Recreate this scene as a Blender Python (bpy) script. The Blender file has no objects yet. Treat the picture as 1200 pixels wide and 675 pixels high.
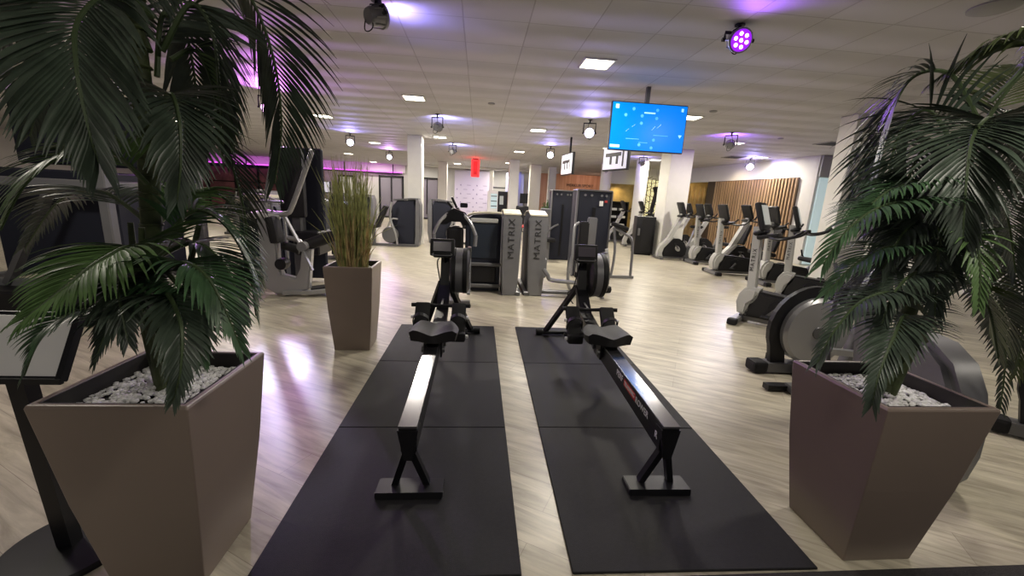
import bpy, bmesh, math, random
from mathutils import Vector, Matrix, noise
V = Vector
R = math.radians
PI = math.pi
S = bpy.context.scene
COL = S.collection
rnd = random.Random(7)

# ------------------------------------------------------------------ materials
def mat(name, col, rough=0.5, metal=0.0, coat=0.0, emit=None, estr=0.0, spec=0.5, vary=0.0, vscale=8.0, bump=0.0, bscale=60.0, alpha=1.0, trans=0.0):
    m = bpy.data.materials.new(name); m.use_nodes = True
    nt = m.node_tree; b = nt.nodes['Principled BSDF']
    b.inputs['Base Color'].default_value = (*col, 1)
    b.inputs['Roughness'].default_value = rough
    b.inputs['Metallic'].default_value = metal
    b.inputs['Coat Weight'].default_value = coat
    b.inputs['Specular IOR Level'].default_value = spec
    b.inputs['Alpha'].default_value = alpha
    b.inputs['Transmission Weight'].default_value = trans
    if emit:
        b.inputs['Emission Color'].default_value = (*emit, 1); b.inputs['Emission Strength'].default_value = estr
    if vary or bump:
        tc = nt.nodes.new('ShaderNodeTexCoord')
    if vary:
        n = nt.nodes.new('ShaderNodeTexNoise'); n.inputs['Scale'].default_value = vscale; n.inputs['Detail'].default_value = 4
        nt.links.new(tc.outputs['Object'], n.inputs['Vector'])
        r = nt.nodes.new('ShaderNodeValToRGB')
        r.color_ramp.elements[0].position = .3; r.color_ramp.elements[1].position = .7
        r.color_ramp.elements[0].color = (*[c*(1-vary) for c in col], 1); r.color_ramp.elements[1].color = (*[min(1, c*(1+vary)) for c in col], 1)
        nt.links.new(n.outputs['Fac'], r.inputs['Fac']); nt.links.new(r.outputs['Color'], b.inputs['Base Color'])
    if bump:
        n2 = nt.nodes.new('ShaderNodeTexNoise'); n2.inputs['Scale'].default_value = bscale
        nt.links.new(tc.outputs['Object'], n2.inputs['Vector'])
        bp = nt.nodes.new('ShaderNodeBump'); bp.inputs['Strength'].default_value = bump; bp.inputs['Distance'].default_value = .01
        nt.links.new(n2.outputs['Fac'], bp.inputs['Height']); nt.links.new(bp.outputs['Normal'], b.inputs['Normal'])
    return m

M = {}
M['black'] = mat('black_paint', (.008, .008, .010), .4, spec=.35)
M['blackpl'] = mat('black_plastic', (.011, .011, .012), .5, spec=.35, bump=.05, bscale=200)
M['vinyl'] = mat('black_vinyl', (.013, .0125, .014), .55, spec=.28, bump=.15, bscale=120)
M['rubber'] = mat('black_rubber', (.009, .009, .010), .7, spec=.3)
M['mat'] = mat('rubber_mat', (.0095, .009, .011), .6, vary=.2, vscale=60, bump=.25, bscale=400, spec=.28)
M['silver'] = mat('silver_paint', (.20, .20, .21), .38, .35, vary=.04)
M['pale'] = mat('pale_grey_shroud', (.42, .42, .40), .4)
M['lever'] = mat('light_silver_tube', (.36, .36, .37), .32, .5)
M['cream'] = mat('cream_lit_cap', (.62, .58, .45), .45)  # cream tone of light on the machine tops, put into the colour
M['iron'] = mat('iron_grey_frame', (.13, .13, .135), .4, .4)
M['glass'] = mat('smoked_panel', (.025, .032, .045), .2, coat=.2)
M['mirror'] = mat('dim_mirror', (.20, .18, .22), .15)
M['navy'] = mat('dark_shroud', (.018, .020, .032), .55, spec=.25)
M['chrome'] = mat('brushed_steel_rail', (.50, .50, .53), .14, 1.0)
M['knob'] = mat('white_knob', (.75, .75, .75), .3)
M['pot'] = mat('taupe_pot', (.21, .165, .135), .35, vary=.03, vscale=3)
M['gravel'] = mat('white_gravel', (.78, .78, .77), .8, vary=.12, vscale=60)
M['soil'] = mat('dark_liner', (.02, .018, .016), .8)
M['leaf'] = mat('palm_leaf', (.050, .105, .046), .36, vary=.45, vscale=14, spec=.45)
M['leafb'] = mat('palm_leaf_lit', (.085, .155, .050), .45, vary=.35, vscale=14, spec=.4)  # brighter green: light falling on some fronds, put into the leaf colour
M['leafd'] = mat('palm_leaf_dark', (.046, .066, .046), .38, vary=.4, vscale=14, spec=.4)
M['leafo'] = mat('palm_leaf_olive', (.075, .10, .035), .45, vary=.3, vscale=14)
M['rachis'] = mat('palm_rachis', (.05, .08, .03), .5)
M['trunk'] = mat('palm_trunk', (.045, .062, .020), .65, vary=.5, vscale=25, bump=.3, bscale=40)
M['grass'] = mat('reed_green', (.34, .36, .13), .55, vary=.45, vscale=18)
M['reed'] = mat('reed_brown', (.44, .32, .15), .6, vary=.4, vscale=18)
M['white'] = mat('white_wall', (.62, .61, .58), .6, vary=.03, vscale=2)
M['colw'] = mat('column_paint', (.72, .71, .66), .55, vary=.02)
M['board'] = mat('white_board', (.88, .88, .86), .35)
M['text'] = mat('dark_lettering', (.03, .03, .03), .5)
M['textw'] = mat('white_lettering', (.8, .8, .8), .5)
M['textr'] = mat('red_lettering', (.6, .03, .03), .5)
M['brick'] = mat('dark_red_wall', (.22, .085, .095), .7, vary=.6, vscale=1.6)
M['lamp'] = mat('lamp_diffuser', (.9, .88, .8), .5, emit=(1, .93, .74), estr=9)
M['housing'] = mat('spotlight_housing', (.25, .25, .27), .3, .6)
M['ledw'] = mat('led_lilac_white', (1, 1, 1), .4, emit=(.80, .78, 1), estr=14)
M['ledv'] = mat('led_violet', (1, .6, 1), .4, emit=(1, .62, 1), estr=9)
M['lensv'] = mat('lens_violet', (.2, .02, .4), .3, emit=(.30, .01, .8), estr=1.0)
M['lensm'] = mat('lens_magenta', (1, .5, 1), .3, emit=(1, .45, 1), estr=8)
M['lensd'] = mat('lens_dark', (.1, .1, .12), .15)
M['red'] = mat('red_lit_box', (.6, .02, .02), .5, emit=(1, .03, .03), estr=1.6)
M['redd'] = mat('red_dark', (.25, .01, .01), .5, emit=(1, .01, .01), estr=.35)
M['mag'] = mat('magenta_glow', (.8, .1, .8), .5, emit=(.9, .12, 1), estr=1.6)
M['cyanglass'] = mat('lit_pane', (.5, .6, .62), .2, emit=(.55, .72, .74), estr=.45)
M['scrw'] = mat('lit_white_screen', (.8, .8, .85), .3, emit=(.8, .8, .95), estr=.4)
M['scrg'] = mat('lit_grey_screen', (.35, .37, .36), .2, emit=(.5, .52, .48), estr=.35)
M['scrd'] = mat('dark_lcd', (.09, .08, .10), .2, coat=.4)
M['logo'] = mat('lilac_backdrop', (.62, .58, .68), .6)
M['logomark'] = mat('grey_mark', (.22, .18, .32), .6)
M['yellow'] = mat('yellow_wood', (.50, .36, .16), .5, vary=.3, vscale=3)
M['redobj'] = mat('red_plastic', (.5, .04, .04), .5)
M['frosted'] = mat('blue_glass_panel', (.35, .36, .55), .3)
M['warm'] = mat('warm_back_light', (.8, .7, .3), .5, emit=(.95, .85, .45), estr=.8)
M['carpet'] = mat('dark_carpet', (.02, .017, .017), .9, vary=.3, vscale=80, bump=.5, bscale=300)
M['ventm'] = mat('vent_grey', (.3, .3, .3), .5)

def slat_mat(name, c1, c2, scale):
    m = mat(name, c1, .5); nt = m.node_tree; b = nt.nodes['Principled BSDF']
    tc = nt.nodes.new('ShaderNodeTexCoord'); mp = nt.nodes.new('ShaderNodeMapping')
    mp.inputs['Scale'].default_value = (scale, scale, .4)
    n = nt.nodes.new('ShaderNodeTexNoise'); n.inputs['Scale'].default_value = 1; n.inputs['Detail'].default_value = 2
    r = nt.nodes.new('ShaderNodeValToRGB'); r.color_ramp.elements[0].position = .35; r.color_ramp.elements[1].position = .65
    r.color_ramp.elements[0].color = (*c1, 1); r.color_ramp.elements[1].color = (*c2, 1)
    nt.links.new(tc.outputs['Object'], mp.inputs[0]); nt.links.new(mp.outputs[0], n.inputs['Vector'])
    nt.links.new(n.outputs['Fac'], r.inputs['Fac']); nt.links.new(r.outputs['Color'], b.inputs['Base Color'])
    return m
M['slat'] = slat_mat('oak_slat', (.25, .155, .085), (.35, .235, .13), 6)
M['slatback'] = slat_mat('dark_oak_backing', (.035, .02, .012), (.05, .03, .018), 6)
M['woodwall'] = slat_mat('wood_panel', (.55, .28, .18), (.72, .45, .32), 5)

def floor_mat():
    m = mat('oak_planks', (.5, .45, .38), .33); nt = m.node_tree; b = nt.nodes['Principled BSDF']; L = nt.links.new
    tc = nt.nodes.new('ShaderNodeTexCoord'); mp = nt.nodes.new('ShaderNodeMapping')
    mp.inputs['Rotation'].default_value = (0, 0, R(29))
    L(tc.outputs['Object'], mp.inputs[0])
    br = nt.nodes.new('ShaderNodeTexBrick'); br.inputs['Scale'].default_value = 1
    br.inputs['Brick Width'].default_value = 1.25; br.inputs['Row Height'].default_value = .19
    br.inputs['Mortar Size'].default_value = .0015; br.inputs['Mortar Smooth'].default_value = .6; br.offset = .37
    br.inputs['Color1'].default_value = (.50, .465, .372, 1); br.inputs['Color2'].default_value = (.41, .378, .295, 1)
    br.inputs['Mortar'].default_value = (.24, .20, .165, 1); br.inputs['Bias'].default_value = 0
    L(mp.outputs[0], br.inputs['Vector'])
    mp2 = nt.nodes.new('ShaderNodeMapping'); mp2.inputs['Scale'].default_value = (1.1, 9, 1); L(mp.outputs[0], mp2.inputs[0])
    n = nt.nodes.new('ShaderNodeTexNoise'); n.inputs['Scale'].default_value = 2.2; n.inputs['Detail'].default_value = 6; n.inputs['Roughness'].default_value = .6
    n.inputs['Distortion'].default_value = .8
    L(mp2.outputs[0], n.inputs['Vector'])
    r = nt.nodes.new('ShaderNodeValToRGB'); r.color_ramp.elements[0].position = .32; r.color_ramp.elements[1].position = .68
    r.color_ramp.elements[0].color = (.62, .60, .58, 1); r.color_ramp.elements[1].color = (1.18, 1.17, 1.15, 1)
    L(n.outputs['Fac'], r.inputs['Fac'])
    mx = nt.nodes.new('ShaderNodeMix'); mx.data_type = 'RGBA'; mx.blend_type = 'MULTIPLY'; mx.inputs['Factor'].default_value = 1
    L(br.outputs['Color'], mx.inputs['A']); L(r.outputs['Color'], mx.inputs['B']); L(mx.outputs['Result'], b.inputs['Base Color'])
    bp = nt.nodes.new('ShaderNodeBump'); bp.inputs['Strength'].default_value = .12; bp.inputs['Distance'].default_value = .004
    L(n.outputs['Fac'], bp.inputs['Height']); L(bp.outputs['Normal'], b.inputs['Normal'])
    return m

TILE = .575
def ceil_mat():
    m = mat('ceiling_tiles', (.5, .49, .46), .65); nt = m.node_tree; b = nt.nodes['Principled BSDF']; L = nt.links.new
    tc = nt.nodes.new('ShaderNodeTexCoord'); mp = nt.nodes.new('ShaderNodeMapping')
    mp.inputs['Location'].default_value = (-.9625 + 20*TILE*2, -4.5125 + 20*TILE*2, 0)
    L(tc.outputs['Object'], mp.inputs[0])
    br = nt.nodes.new('ShaderNodeTexBrick'); br.inputs['Scale'].default_value = 1; br.offset = 0
    br.inputs['Brick Width'].default_value = TILE; br.inputs['Row Height'].default_value = TILE
    br.inputs['Mortar Size'].default_value = .007; br.inputs['Mortar Smooth'].default_value = .3
    br.inputs['Color1'].default_value = (.54, .53, .555, 1); br.inputs['Color2'].default_value = (.49, .48, .505, 1)
    br.inputs['Mortar'].default_value = (.38, .37, .38, 1)
    L(mp.outputs[0], br.inputs['Vector']); L(br.outputs['Color'], b.inputs['Base Color'])
    n = nt.nodes.new('ShaderNodeTexNoise'); n.inputs['Scale'].default_value = 1.6; n.inputs['Detail'].default_value = 1
    L(mp.outputs[0], n.inputs['Vector'])
    # each tile sags a little: a wave across every tile, changed by slow noise
    w = nt.nodes.new('ShaderNodeTexWave'); w.wave_type = 'BANDS'; w.bands_direction = 'Y'; w.wave_profile = 'SIN'
    w.inputs['Scale'].default_value = 2*PI/TILE/20*1.0; w.inputs['Distortion'].default_value = .6; w.inputs['Detail'].default_value = 0
    L(mp.outputs[0], w.inputs['Vector'])
    mm = nt.nodes.new('ShaderNodeMath'); mm.operation = 'MULTIPLY'; L(w.outputs['Fac'], mm.inputs[0]); L(n.outputs['Fac'], mm.inputs[1])
    bp1 = nt.nodes.new('ShaderNodeBump'); bp1.inputs['Strength'].default_value = .8; bp1.inputs['Distance'].default_value = .05
    L(mm.outputs[0], bp1.inputs['Height'])
    bp = nt.nodes.new('ShaderNodeBump'); bp.inputs['Strength'].default_value = .5; bp.inputs['Distance'].default_value = .006; bp.invert = True
    L(br.outputs['Fac'], bp.inputs['Height']); L(bp1.outputs['Normal'], bp.inputs['Normal']); L(bp.outputs['Normal'], b.inputs['Normal'])
    return m
M['floor'] = floor_mat(); M['ceil'] = ceil_mat()

# ------------------------------------------------------------------ mesh builder
class MB:
    def __init__(self): self.bm = bmesh.new()
    def _xf(self, vs, mtx):
        for v in vs: v.co = mtx @ v.co
    def box(self, c, s, rot=(0, 0, 0), bev=0.0, seg=1, taper=None):
        r = bmesh.ops.create_cube(self.bm, size=1); vs = r['verts']
        for v in vs:
            v.co = V((v.co.x*s[0], v.co.y*s[1], v.co.z*s[2]))
            if taper and v.co.z > 0: v.co.x *= taper[0]; v.co.y *= taper[1]
        if bev:
            es = list({e for v in vs for e in v.link_edges})
            b = bmesh.ops.bevel(self.bm, geom=es, offset=bev, segments=seg, affect='EDGES', profile=.6)
            vs = list({v for f in b['faces'] for v in f.verts} | {v for v in vs if v.is_valid})
        m = Matrix.Translation(c)
        if any(rot):
            from mathutils import Euler
            m = m @ Euler([R(a) for a in rot]).to_matrix().to_4x4()
        self._xf(vs, m); return self
    def prism(self, pts, axis, a, b, bev=0.0):
        """polygon pts (2-D) extruded from a to b along axis; 2-D coords are the two other axes in order"""
        def mk(p, t): return {'x': V((t, p[0], p[1])), 'y': V((p[0], t, p[1])), 'z': V((p[0], p[1], t))}[axis]
        A = [self.bm.verts.new(mk(p, a)) for p in pts]; B = [self.bm.verts.new(mk(p, b)) for p in pts]
        n = len(pts); fs = [self.bm.faces.new(A), self.bm.faces.new(B[::-1])]
        for i in range(n): fs.append(self.bm.faces.new((A[i], B[i], B[(i+1) % n], A[(i+1) % n])))
        bmesh.ops.recalc_face_normals(self.bm, faces=fs)
        if bev:
            es = [e for e in fs[0].edges] + [e for e in fs[1].edges]
            bmesh.ops.bevel(self.bm, geom=es, offset=bev, segments=2, affect='EDGES')
        return self
    def tube(self, pts, r, seg=8, smooth=0, flat=None, cap=True):
        """round (or flat=(w,h) rectangular) tube along pts; r a number or one per point"""
        P = [V(p) for p in pts]
        rr = list(r) if hasattr(r, '__len__') else [r]*len(P)
        if smooth:
            Q = []; q = []
            for i in range(len(P)-1):
                p0, p1, p2, p3 = P[max(i-1, 0)], P[i], P[i+1], P[min(i+2, len(P)-1)]
                for k in range(smooth):
                    t = k/smooth
                    Q.append(.5*((2*p1)+(-p0+p2)*t+(2*p0-5*p1+4*p2-p3)*t*t+(-p0+3*p1-3*p2+p3)*t**3)); q.append(rr[i]+(rr[i+1]-rr[i])*t)
            Q.append(P[-1]); q.append(rr[-1]); P, rr = Q, q
        n = len(P); T = []
        for i in range(n):
            a = P[max(i-1, 0)]; b = P[min(i+1, n-1)]; T.append((b-a).normalized())
        up = V((0, 0, 1)) if abs(T[0].z) < .9 else V((0, 1, 0))
        rings = []; 
        for i in range(n):
            u = (up-T[i]*up.dot(T[i]))
            if u.length < 1e-4: u = T[i].orthogonal()
            u.normalize(); up = u; w = T[i].cross(u)
            ring = []
            if flat:
                for sx, sy in ((-1, -1), (1, -1), (1, 1), (-1, 1)):
                    ring.append(self.bm.verts.new(P[i]+w*(sx*flat[0]/2)+u*(sy*flat[1]/2)))
            else:
                for k in range(seg):
                    a = 2*PI*k/seg; ring.append(self.bm.verts.new(P[i]+(w*math.cos(a)+u*math.sin(a))*rr[i]))
            rings.append(ring)
        fs = []
        for i in range(n-1):
            A, B = rings[i], rings[i+1]; m = len(A)
            for k in range(m): fs.append(self.bm.faces.new((A[k], A[(k+1) % m], B[(k+1) % m], B[k])))
        if cap: fs.append(self.bm.faces.new(rings[0][::-1])); fs.append(self.bm.faces.new(rings[-1]))
        bmesh.ops.recalc_face_normals(self.bm, faces=fs)
        return self
    def lathe(self, prof, c, axis=(0, 0, 1), seg=20, sx=1.0):
        """prof list of (radius, height) about axis"""
        ax = V(axis).normalized(); u = ax.orthogonal().normalized(); w = ax.cross(u); c = V(c)
        rings = []
        for (r, h) in prof:
            if r < 1e-5: rings.append([self.bm.verts.new(c+ax*h)])
            else: rings.append([self.bm.verts.new(c+ax*h+(u*math.cos(2*PI*k/seg)*sx+w*math.sin(2*PI*k/seg))*r) for k in range(seg)])
        fs = []
        for i in range(len(rings)-1):
            A, B = rings[i], rings[i+1]
            for k in range(seg):
                k2 = (k+1) % seg
                if len(A) == 1 and len(B) == 1: continue
                if len(A) == 1: fs.append(self.bm.faces.new((A[0], B[k2], B[k])))
                elif len(B) == 1: fs.append(self.bm.faces.new((A[k], A[k2], B[0])))
                else: fs.append(self.bm.faces.new((A[k], A[k2], B[k2], B[k])))
        if len(rings[0]) > 1: fs.append(self.bm.faces.new(rings[0][::-1]))
        if len(rings[-1]) > 1: fs.append(self.bm.faces.new(rings[-1]))
        bmesh.ops.recalc_face_normals(self.bm, faces=fs)
        return self
    def build(self, name, m, parent=None, smooth=False, kind=None, label=None):
        me = bpy.data.meshes.new(name); self.bm.to_mesh(me); self.bm.free()
        me.materials.append(M[m] if isinstance(m, str) else m)
        if smooth:
            for p in me.polygons: p.use_smooth = True
            try: me.set_sharp_from_angle(angle=R(38))
            except Exception: pass
        o = bpy.data.objects.new(name, me); COL.objects.link(o)
        if parent: o.parent = parent
        if kind: o['kind'] = kind
        if label: o['label'] = label
        return o

def tag(o, label, cat, group=None, kind=None):
    o['label'] = label; o['category'] = cat
    if group: o['group'] = group
    if kind: o['kind'] = kind
    return o
def thing(name, label, cat, loc=(0, 0, 0), rz=0, group=None):
    o = bpy.data.objects.new(name, None); o.empty_display_size = .1; COL.objects.link(o)
    o.location = loc; o.rotation_euler = (0, 0, R(rz)); tag(o, label, cat, group); return o
def struct(name, mb, m):
    o = mb.build(name, m); o['kind'] = 'structure'; return o
def dup(root, loc, rz=0, label=None, scale=None):
    def cp(o, par):
        c = o.copy(); COL.objects.link(c)
        if par: c.parent = par
        for ch in kids.get(o.name, []): cp(ch, c)
        return c
    kids = {}
    for o in root.children_recursive: kids.setdefault(o.parent.name, []).append(o)
    r = cp(root, None); r.location = loc; r.rotation_euler = (0, 0, R(rz))
    if scale: r.scale = scale
    if label: r['label'] = label
    return r
def text(body, name, size, m, parent, loc, rot, extrude=.002, sx=1.0, align='CENTER', spacing=1.0):
    c = bpy.data.curves.new(name, 'FONT'); c.body = body; c.size = size; c.extrude = extrude; c.align_x = align; c.align_y = 'CENTER'
    c.space_character = spacing; c.resolution_u = 3
    t = bpy.data.objects.new(name, c); COL.objects.link(t)
    bpy.context.view_layer.update()
    me = bpy.data.meshes.new_from_object(t.evaluated_get(bpy.context.evaluated_depsgraph_get()))
    bpy.data.objects.remove(t); me.materials.clear(); me.materials.append(M[m])
    o = bpy.data.objects.new(name, me); COL.objects.link(o); o.parent = parent
    o.location = loc; o.rotation_euler = [R(a) for a in rot]; o.scale = (sx, 1, 1)
    return o

# ------------------------------------------------------------------ camera
F, PITCH, ROLL, YAW, H = 472.13, R(12.495), R(2.913), R(-5.152), 1.389
cy_, sy_ = math.cos(YAW), math.sin(YAW)
fw = V((-sy_*math.cos(PITCH), cy_*math.cos(PITCH), -math.sin(PITCH))); rt = V((cy_, sy_, 0)); up = rt.cross(fw)
rt, up = rt*math.cos(ROLL)+up*math.sin(ROLL), -rt*math.sin(ROLL)+up*math.cos(ROLL)
CP = V((0, 0, H))
cam = bpy.data.cameras.new('camera'); co = bpy.data.objects.new('camera', cam); COL.objects.link(co)
co.matrix_world = Matrix(((rt.x, up.x, -fw.x, 0), (rt.y, up.y, -fw.y, 0), (rt.z, up.z, -fw.z, H), (0, 0, 0, 1)))
cam.sensor_width = 36; cam.lens = F*36/1200; cam.clip_start = .05; cam.clip_end = 100
S.camera = co
def P(px, py, Y):
    """world point on the sight line of a photo pixel at distance Y into the room"""
    d = fw*F+rt*(px-600)-up*(py-337.5); return CP+d*(Y/d.y)

# ------------------------------------------------------------------ setting
CZ = 2.9
struct('floor', MB().box((-1.5, 11.2, -.05), (37, 27, .1)), 'floor')
struct('ceiling', MB().box((-1.5, 11.2, CZ+.05), (37, 27, .1)), 'ceil')
struct('floor_edge', MB().box((1.6, .58, .003), (5.2, 1.26, .012)), 'carpet')
BY = 24.0
struct('wall_back', MB().box((-3, BY+.1, CZ/2), (34, .2, CZ)), 'white')
struct('wall_left', MB().box((-17, 11, CZ/2), (.2, 26, CZ)), 'white')
# right wall: runs from y 10.3 back, slightly slanted; slats opening is a panel on it
def wall_seg(name, a, b, z0, z1, th, m):
    a = V((*a, 0)); b = V((*b, 0)); d = (b-a); n = V((d.y, -d.x, 0)).normalized()*th
    return struct(name, MB().prism([(a.x, a.y), (b.x, b.y), (b.x+n.x, b.y+n.y), (a.x+n.x, a.y+n.y)], 'z', z0, z1), m)
RA, RB = (8.85, 10.35), (8.3, 16.6)
wall_seg('wall_right', RB, RA, 2.36, CZ, -.2, 'white')
def rw(t): return (RA[0]+(RB[0]-RA[0])*t, RA[1]+(RB[1]-RA[1])*t)
wall_seg('wall_right_end', rw(.08), RA, 0, 2.36, -.2, 'white')
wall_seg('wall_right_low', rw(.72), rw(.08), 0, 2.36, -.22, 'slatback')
wall_seg('wall_right_return', (RA[0], RA[1]), (9.45, 10.45), 0, CZ, -.1, 'white')
struct('wall_right_recess', MB().box((9.55, 8.0, CZ/2), (.2, 5.2, CZ)), 'white')
struct('trim_1', MB().box((9.16, 10.31, 2.62), (.58, .06, .54), bev=.01), 'ventm')
w1 = struct('window_1', MB().box((9.17, 10.32, 1.18), (.5, .04, 2.3)), 'cyanglass')
# wooden slats in front of the backing board
ns = 30
for i in range(ns):
    t = .085+(.63-.085)*i/(ns-1); x, y = rw(t)
    o = MB().box((x-.06, y, 1.2), (.035, .062, 2.28), bev=.004).build('slat', 'slat')
    tag(o, 'narrow vertical oak slat of the screen on the right wall behind the bikes', 'slat', 'vertical oak slats on the right wall')
# lit room behind the opening left of the slats
struct('wall_niche', MB().box((9.9, 17.3, 1.25), (2.6, .1, 2.5)), 'yellow')
struct('wall_back_right', MB().box((7.7, 17.6, CZ/2), (.25, .3, CZ)), 'white')
# back right partition with the shelf niche
struct('wall_right_header', MB().box((6.7, 17.6, 2.57), (2.5, .2, .66)), 'white')
struct('wall_niche_back', MB().box((6.55, 18.6, 1.15), (2.1, .1, 2.3)), 'yellow')
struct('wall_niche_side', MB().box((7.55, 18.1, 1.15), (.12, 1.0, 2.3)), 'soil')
# wood wall
ww = struct('wall_wood', MB().box((6.0, 23.7, CZ/2), (5.2, .25, CZ)), 'woodwall')
text('MERKUR SPORT', 'lettering', .22, 'text', ww, (5.75, 23.56, 2.30), (90, 0, 0), extrude=.01)
# lower ceiling soffit line at the back (white beam)
struct('trim_2', MB().box((.6, 22.0, 2.86), (7, .5, .12)), 'white')

def column(label, x, y, s, m='colw', rnd_=False, rz=0):
    mb = MB()
    if rnd_: mb.lathe([(s/2, 0), (s/2, CZ-.002)], (0, 0, 0.001), seg=28)
    else: mb.box((0, 0, CZ/2), (s, s, CZ-.004), bev=.008)
    o = mb.build('column', m, smooth=rnd_); o.location = (x, y, 0); o.rotation_euler[2] = R(rz)
    tag(o, label, 'column', 'columns'); o['kind'] = 'structure'; return o
column('square cream column in front of the two dark machines, left of centre', -1.75, 11.6, .38)
column('square lilac-lit column left of the red hanging sign', -1.75, 19.9, .42)
column('square cream column just above the left upright machine with vertical lettering', 1.36, 16.9, .40)
column('wide plain column above the right upright machine with vertical lettering', 2.45, 18.6, .48)
column('bright narrow column left of the small side-on screen', 3.35, 19.3, .34)
column('round lilac column under the hanging blue screen', 5.0, 16.3, .42, rnd_=True)
column('round white column behind the far exercise bikes', 5.62, 14.2, .42, rnd_=True)
column('large square column lilac on one face behind the black loudspeaker box', 5.38, 11.2, .62)
column('thick white column beside the right palm', 5.96, 6.21, .62).scale = (1, .5, 1)
column('slim white column right of the logo backdrop', .62, 22.5, .2)
column('pale column behind the small advertising screens', 2.05, 22.3, .3, m='frosted')

# back wall features left: rail, magenta band, dark red wall, framed mirrors
struct('wall_left_band', MB().box((-9.9, 23.85, 2.68), (11.5, .2, .44)), 'white')
struct('wall_left_brick', MB().box((-12.6, 23.85, 1.2), (8, .2, 2.4)), 'brick')
g = MB()
for x in (-16, -14.6, -13.2, -12.0, -10.8, -9.6, -8.7): g.box((x, 23.72, 1.2), (.10, .06, 2.4))
g.box((-12.4, 23.72, 1.55), (7.4, .05, .05)).box((-12.4, 23.72, 2.36), (7.4, .06, .10))
struct('trim_3', g, 'black')
t = thing('ceiling_rail', 'long thin black hanging rail with added magenta glow strip at the back left', 'rail', (-10, 23.6, 2.43))
MB().tube([(-6, 0, .02), (5.7, 0, -.02)], .035).build('rail', 'black', t)
for x in (-5, -2.5, 0, 2.6, 5.2): MB().tube([(x, 0, 0), (x, 0, .468)], .02, flat=(.05, .05)).build('hanger', 'black', t)
MB().box((.2, .02, .06), (11, .04, .05)).build('glow_strip', 'mag', t)  # unseen strip, added as a source for the magenta glow on the wall
for i, (x, lab) in enumerate(((-4.9, 'black framed mirror panel between the reed planter and the cream column'), (-2.95, 'black framed glass door right of the cream column'), (-7.3, 'white door leaf behind the reeds'))):
    t = thing('framed_mirror', lab, 'mirror', (x, 23.6, 0))
    w, h = (1.35, 2.3) if i < 2 else (.9, 2.2)
    MB().box((0, .05, h/2), (w-.1, .03, h-.1)).build('pane', 'mirror' if i < 2 else 'board', t)
    f = MB()
    for sx in (-1, 1): f.box((sx*(w/2-.04), 0, h/2), (.09, .1, h), bev=.01)
    f.box((0, 0, h-.04), (w, .1, .09), bev=.01).box((0, 0, .05), (w, .1, .09), bev=.01).box((0, 0, h*.55), (.05, .06, h*.85))
    f.build('frame', 'black', t)
# logo backdrop
t = thing('photo_backdrop', 'lilac lit backdrop panel covered with small repeated grey marks', 'backdrop', (.0, 23.3, 0))
MB().box((-.35, .03, 1.39), (2.1, .05, 2.78), bev=.01).build('panel', 'logo', t)
mk = MB()
for r_ in range(8):
    for c_ in range(5):
        x = -1.25+c_*.45+(.2 if r_ % 2 else 0); z = .35+r_*.235
        if r_ % 2 == c_ % 2 or True:
            if c_ % 2 == 0: mk.prism([(x, z+.05), (x+.045, z-.03), (x-.045, z-.03)], 'y', -.01, .01)
            else: mk.box((x, 0, z), (.22, .012, .02))
mk.build('printed_mark', 'logomark', t)

# ------------------------------------------------------------------ lights
def area(name, loc, size, power, col, rot=(0, 0, 0), spread=None):
    l = bpy.data.lights.new(name, 'AREA'); l.shape = 'SQUARE'; l.size = size; l.energy = power; l.color = col
    if spread: l.spread = R(spread)
    o = bpy.data.objects.new(name, l); COL.objects.link(o); o.location = loc; o.rotation_euler = [R(a) for a in rot]; return o
def spot(name, loc, target, power, col, ang=90, blend=.8, r=.06):
    l = bpy.data.lights.new(name, 'SPOT'); l.energy = power; l.color = col; l.spot_size = R(ang); l.spot_blend = blend; l.shadow_soft_size = r
    o = bpy.data.objects.new(name, l); COL.objects.link(o); o.location = loc
    o.rotation_euler = (V(target)-V(loc)).to_track_quat('-Z', 'Y').to_euler(); return o

WARM = (1, .925, .80)
def make_light():
    t = thing('ceiling_light', 'x', 'ceiling light', (0, 0, CZ), 0, 'square ceiling panels')
    f = MB()
    for sx in (-1, 1):
        f.box((sx*.165, 0, -.008), (.02, .35, .016), bev=.002); f.box((0, sx*.165, -.008), (.31, .02, .016), bev=.002)
    f.build('frame', 'white', t)
    MB().box((0, 0, -.006), (.31, .31, .008)).build('diffuser', 'lamp', t)
    return t
LX = [-10.15, -7.85, -5.55, -3.35, -1.1, 1.25, 3.55, 5.85, 8.0]
names_x = ['far left', 'sixth from the right', 'left', 'over the left machines', 'left of centre', 'over the right mat', 'over the blue screen', 'over the bikes', 'nearest the right wall']
LYS = [4.82, 7.12, 9.4, 11.5, 13.75, 16.0, 18.3, 20.4, 22.4]
SHOW = {(1.25, 4.82), (-1.1, 7.12), (1.25, 9.4), (3.55, 7.12), (-1.1, 11.5), (3.55, 11.5), (5.85, 9.4), (5.85, 13.75), (8.0, 11.5), (-3.35, 13.75), (-5.55, 18.3), (1.25, 13.75),
        (-1.1, 20.4), (1.25, 22.4), (-3.35, 22.4), (-5.55, 22.4), (1.25, 18.3), (-5.55, 9.4), (-7.85, 11.5), (-10.15, 16.0), (-3.35, 9.4)}
proto = make_light(); first = True
ords = ['nearest', 'second', 'third', 'fourth', 'fifth', 'sixth', 'seventh', 'eighth', 'ninth']
for (x, y) in sorted(SHOW, key=lambda q: (q[1], q[0])):
    lab = 'square warm ceiling panel, %s row from the camera, %s' % (ords[LYS.index(y)], names_x[LX.index(x)])
    if first: proto.location = (x, y, CZ); proto['label'] = lab; first = False
    else: dup(proto, (x, y, CZ), 0, lab)
    area('panel_lamp', (x, y, CZ-.03), .30, 66, WARM)
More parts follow.
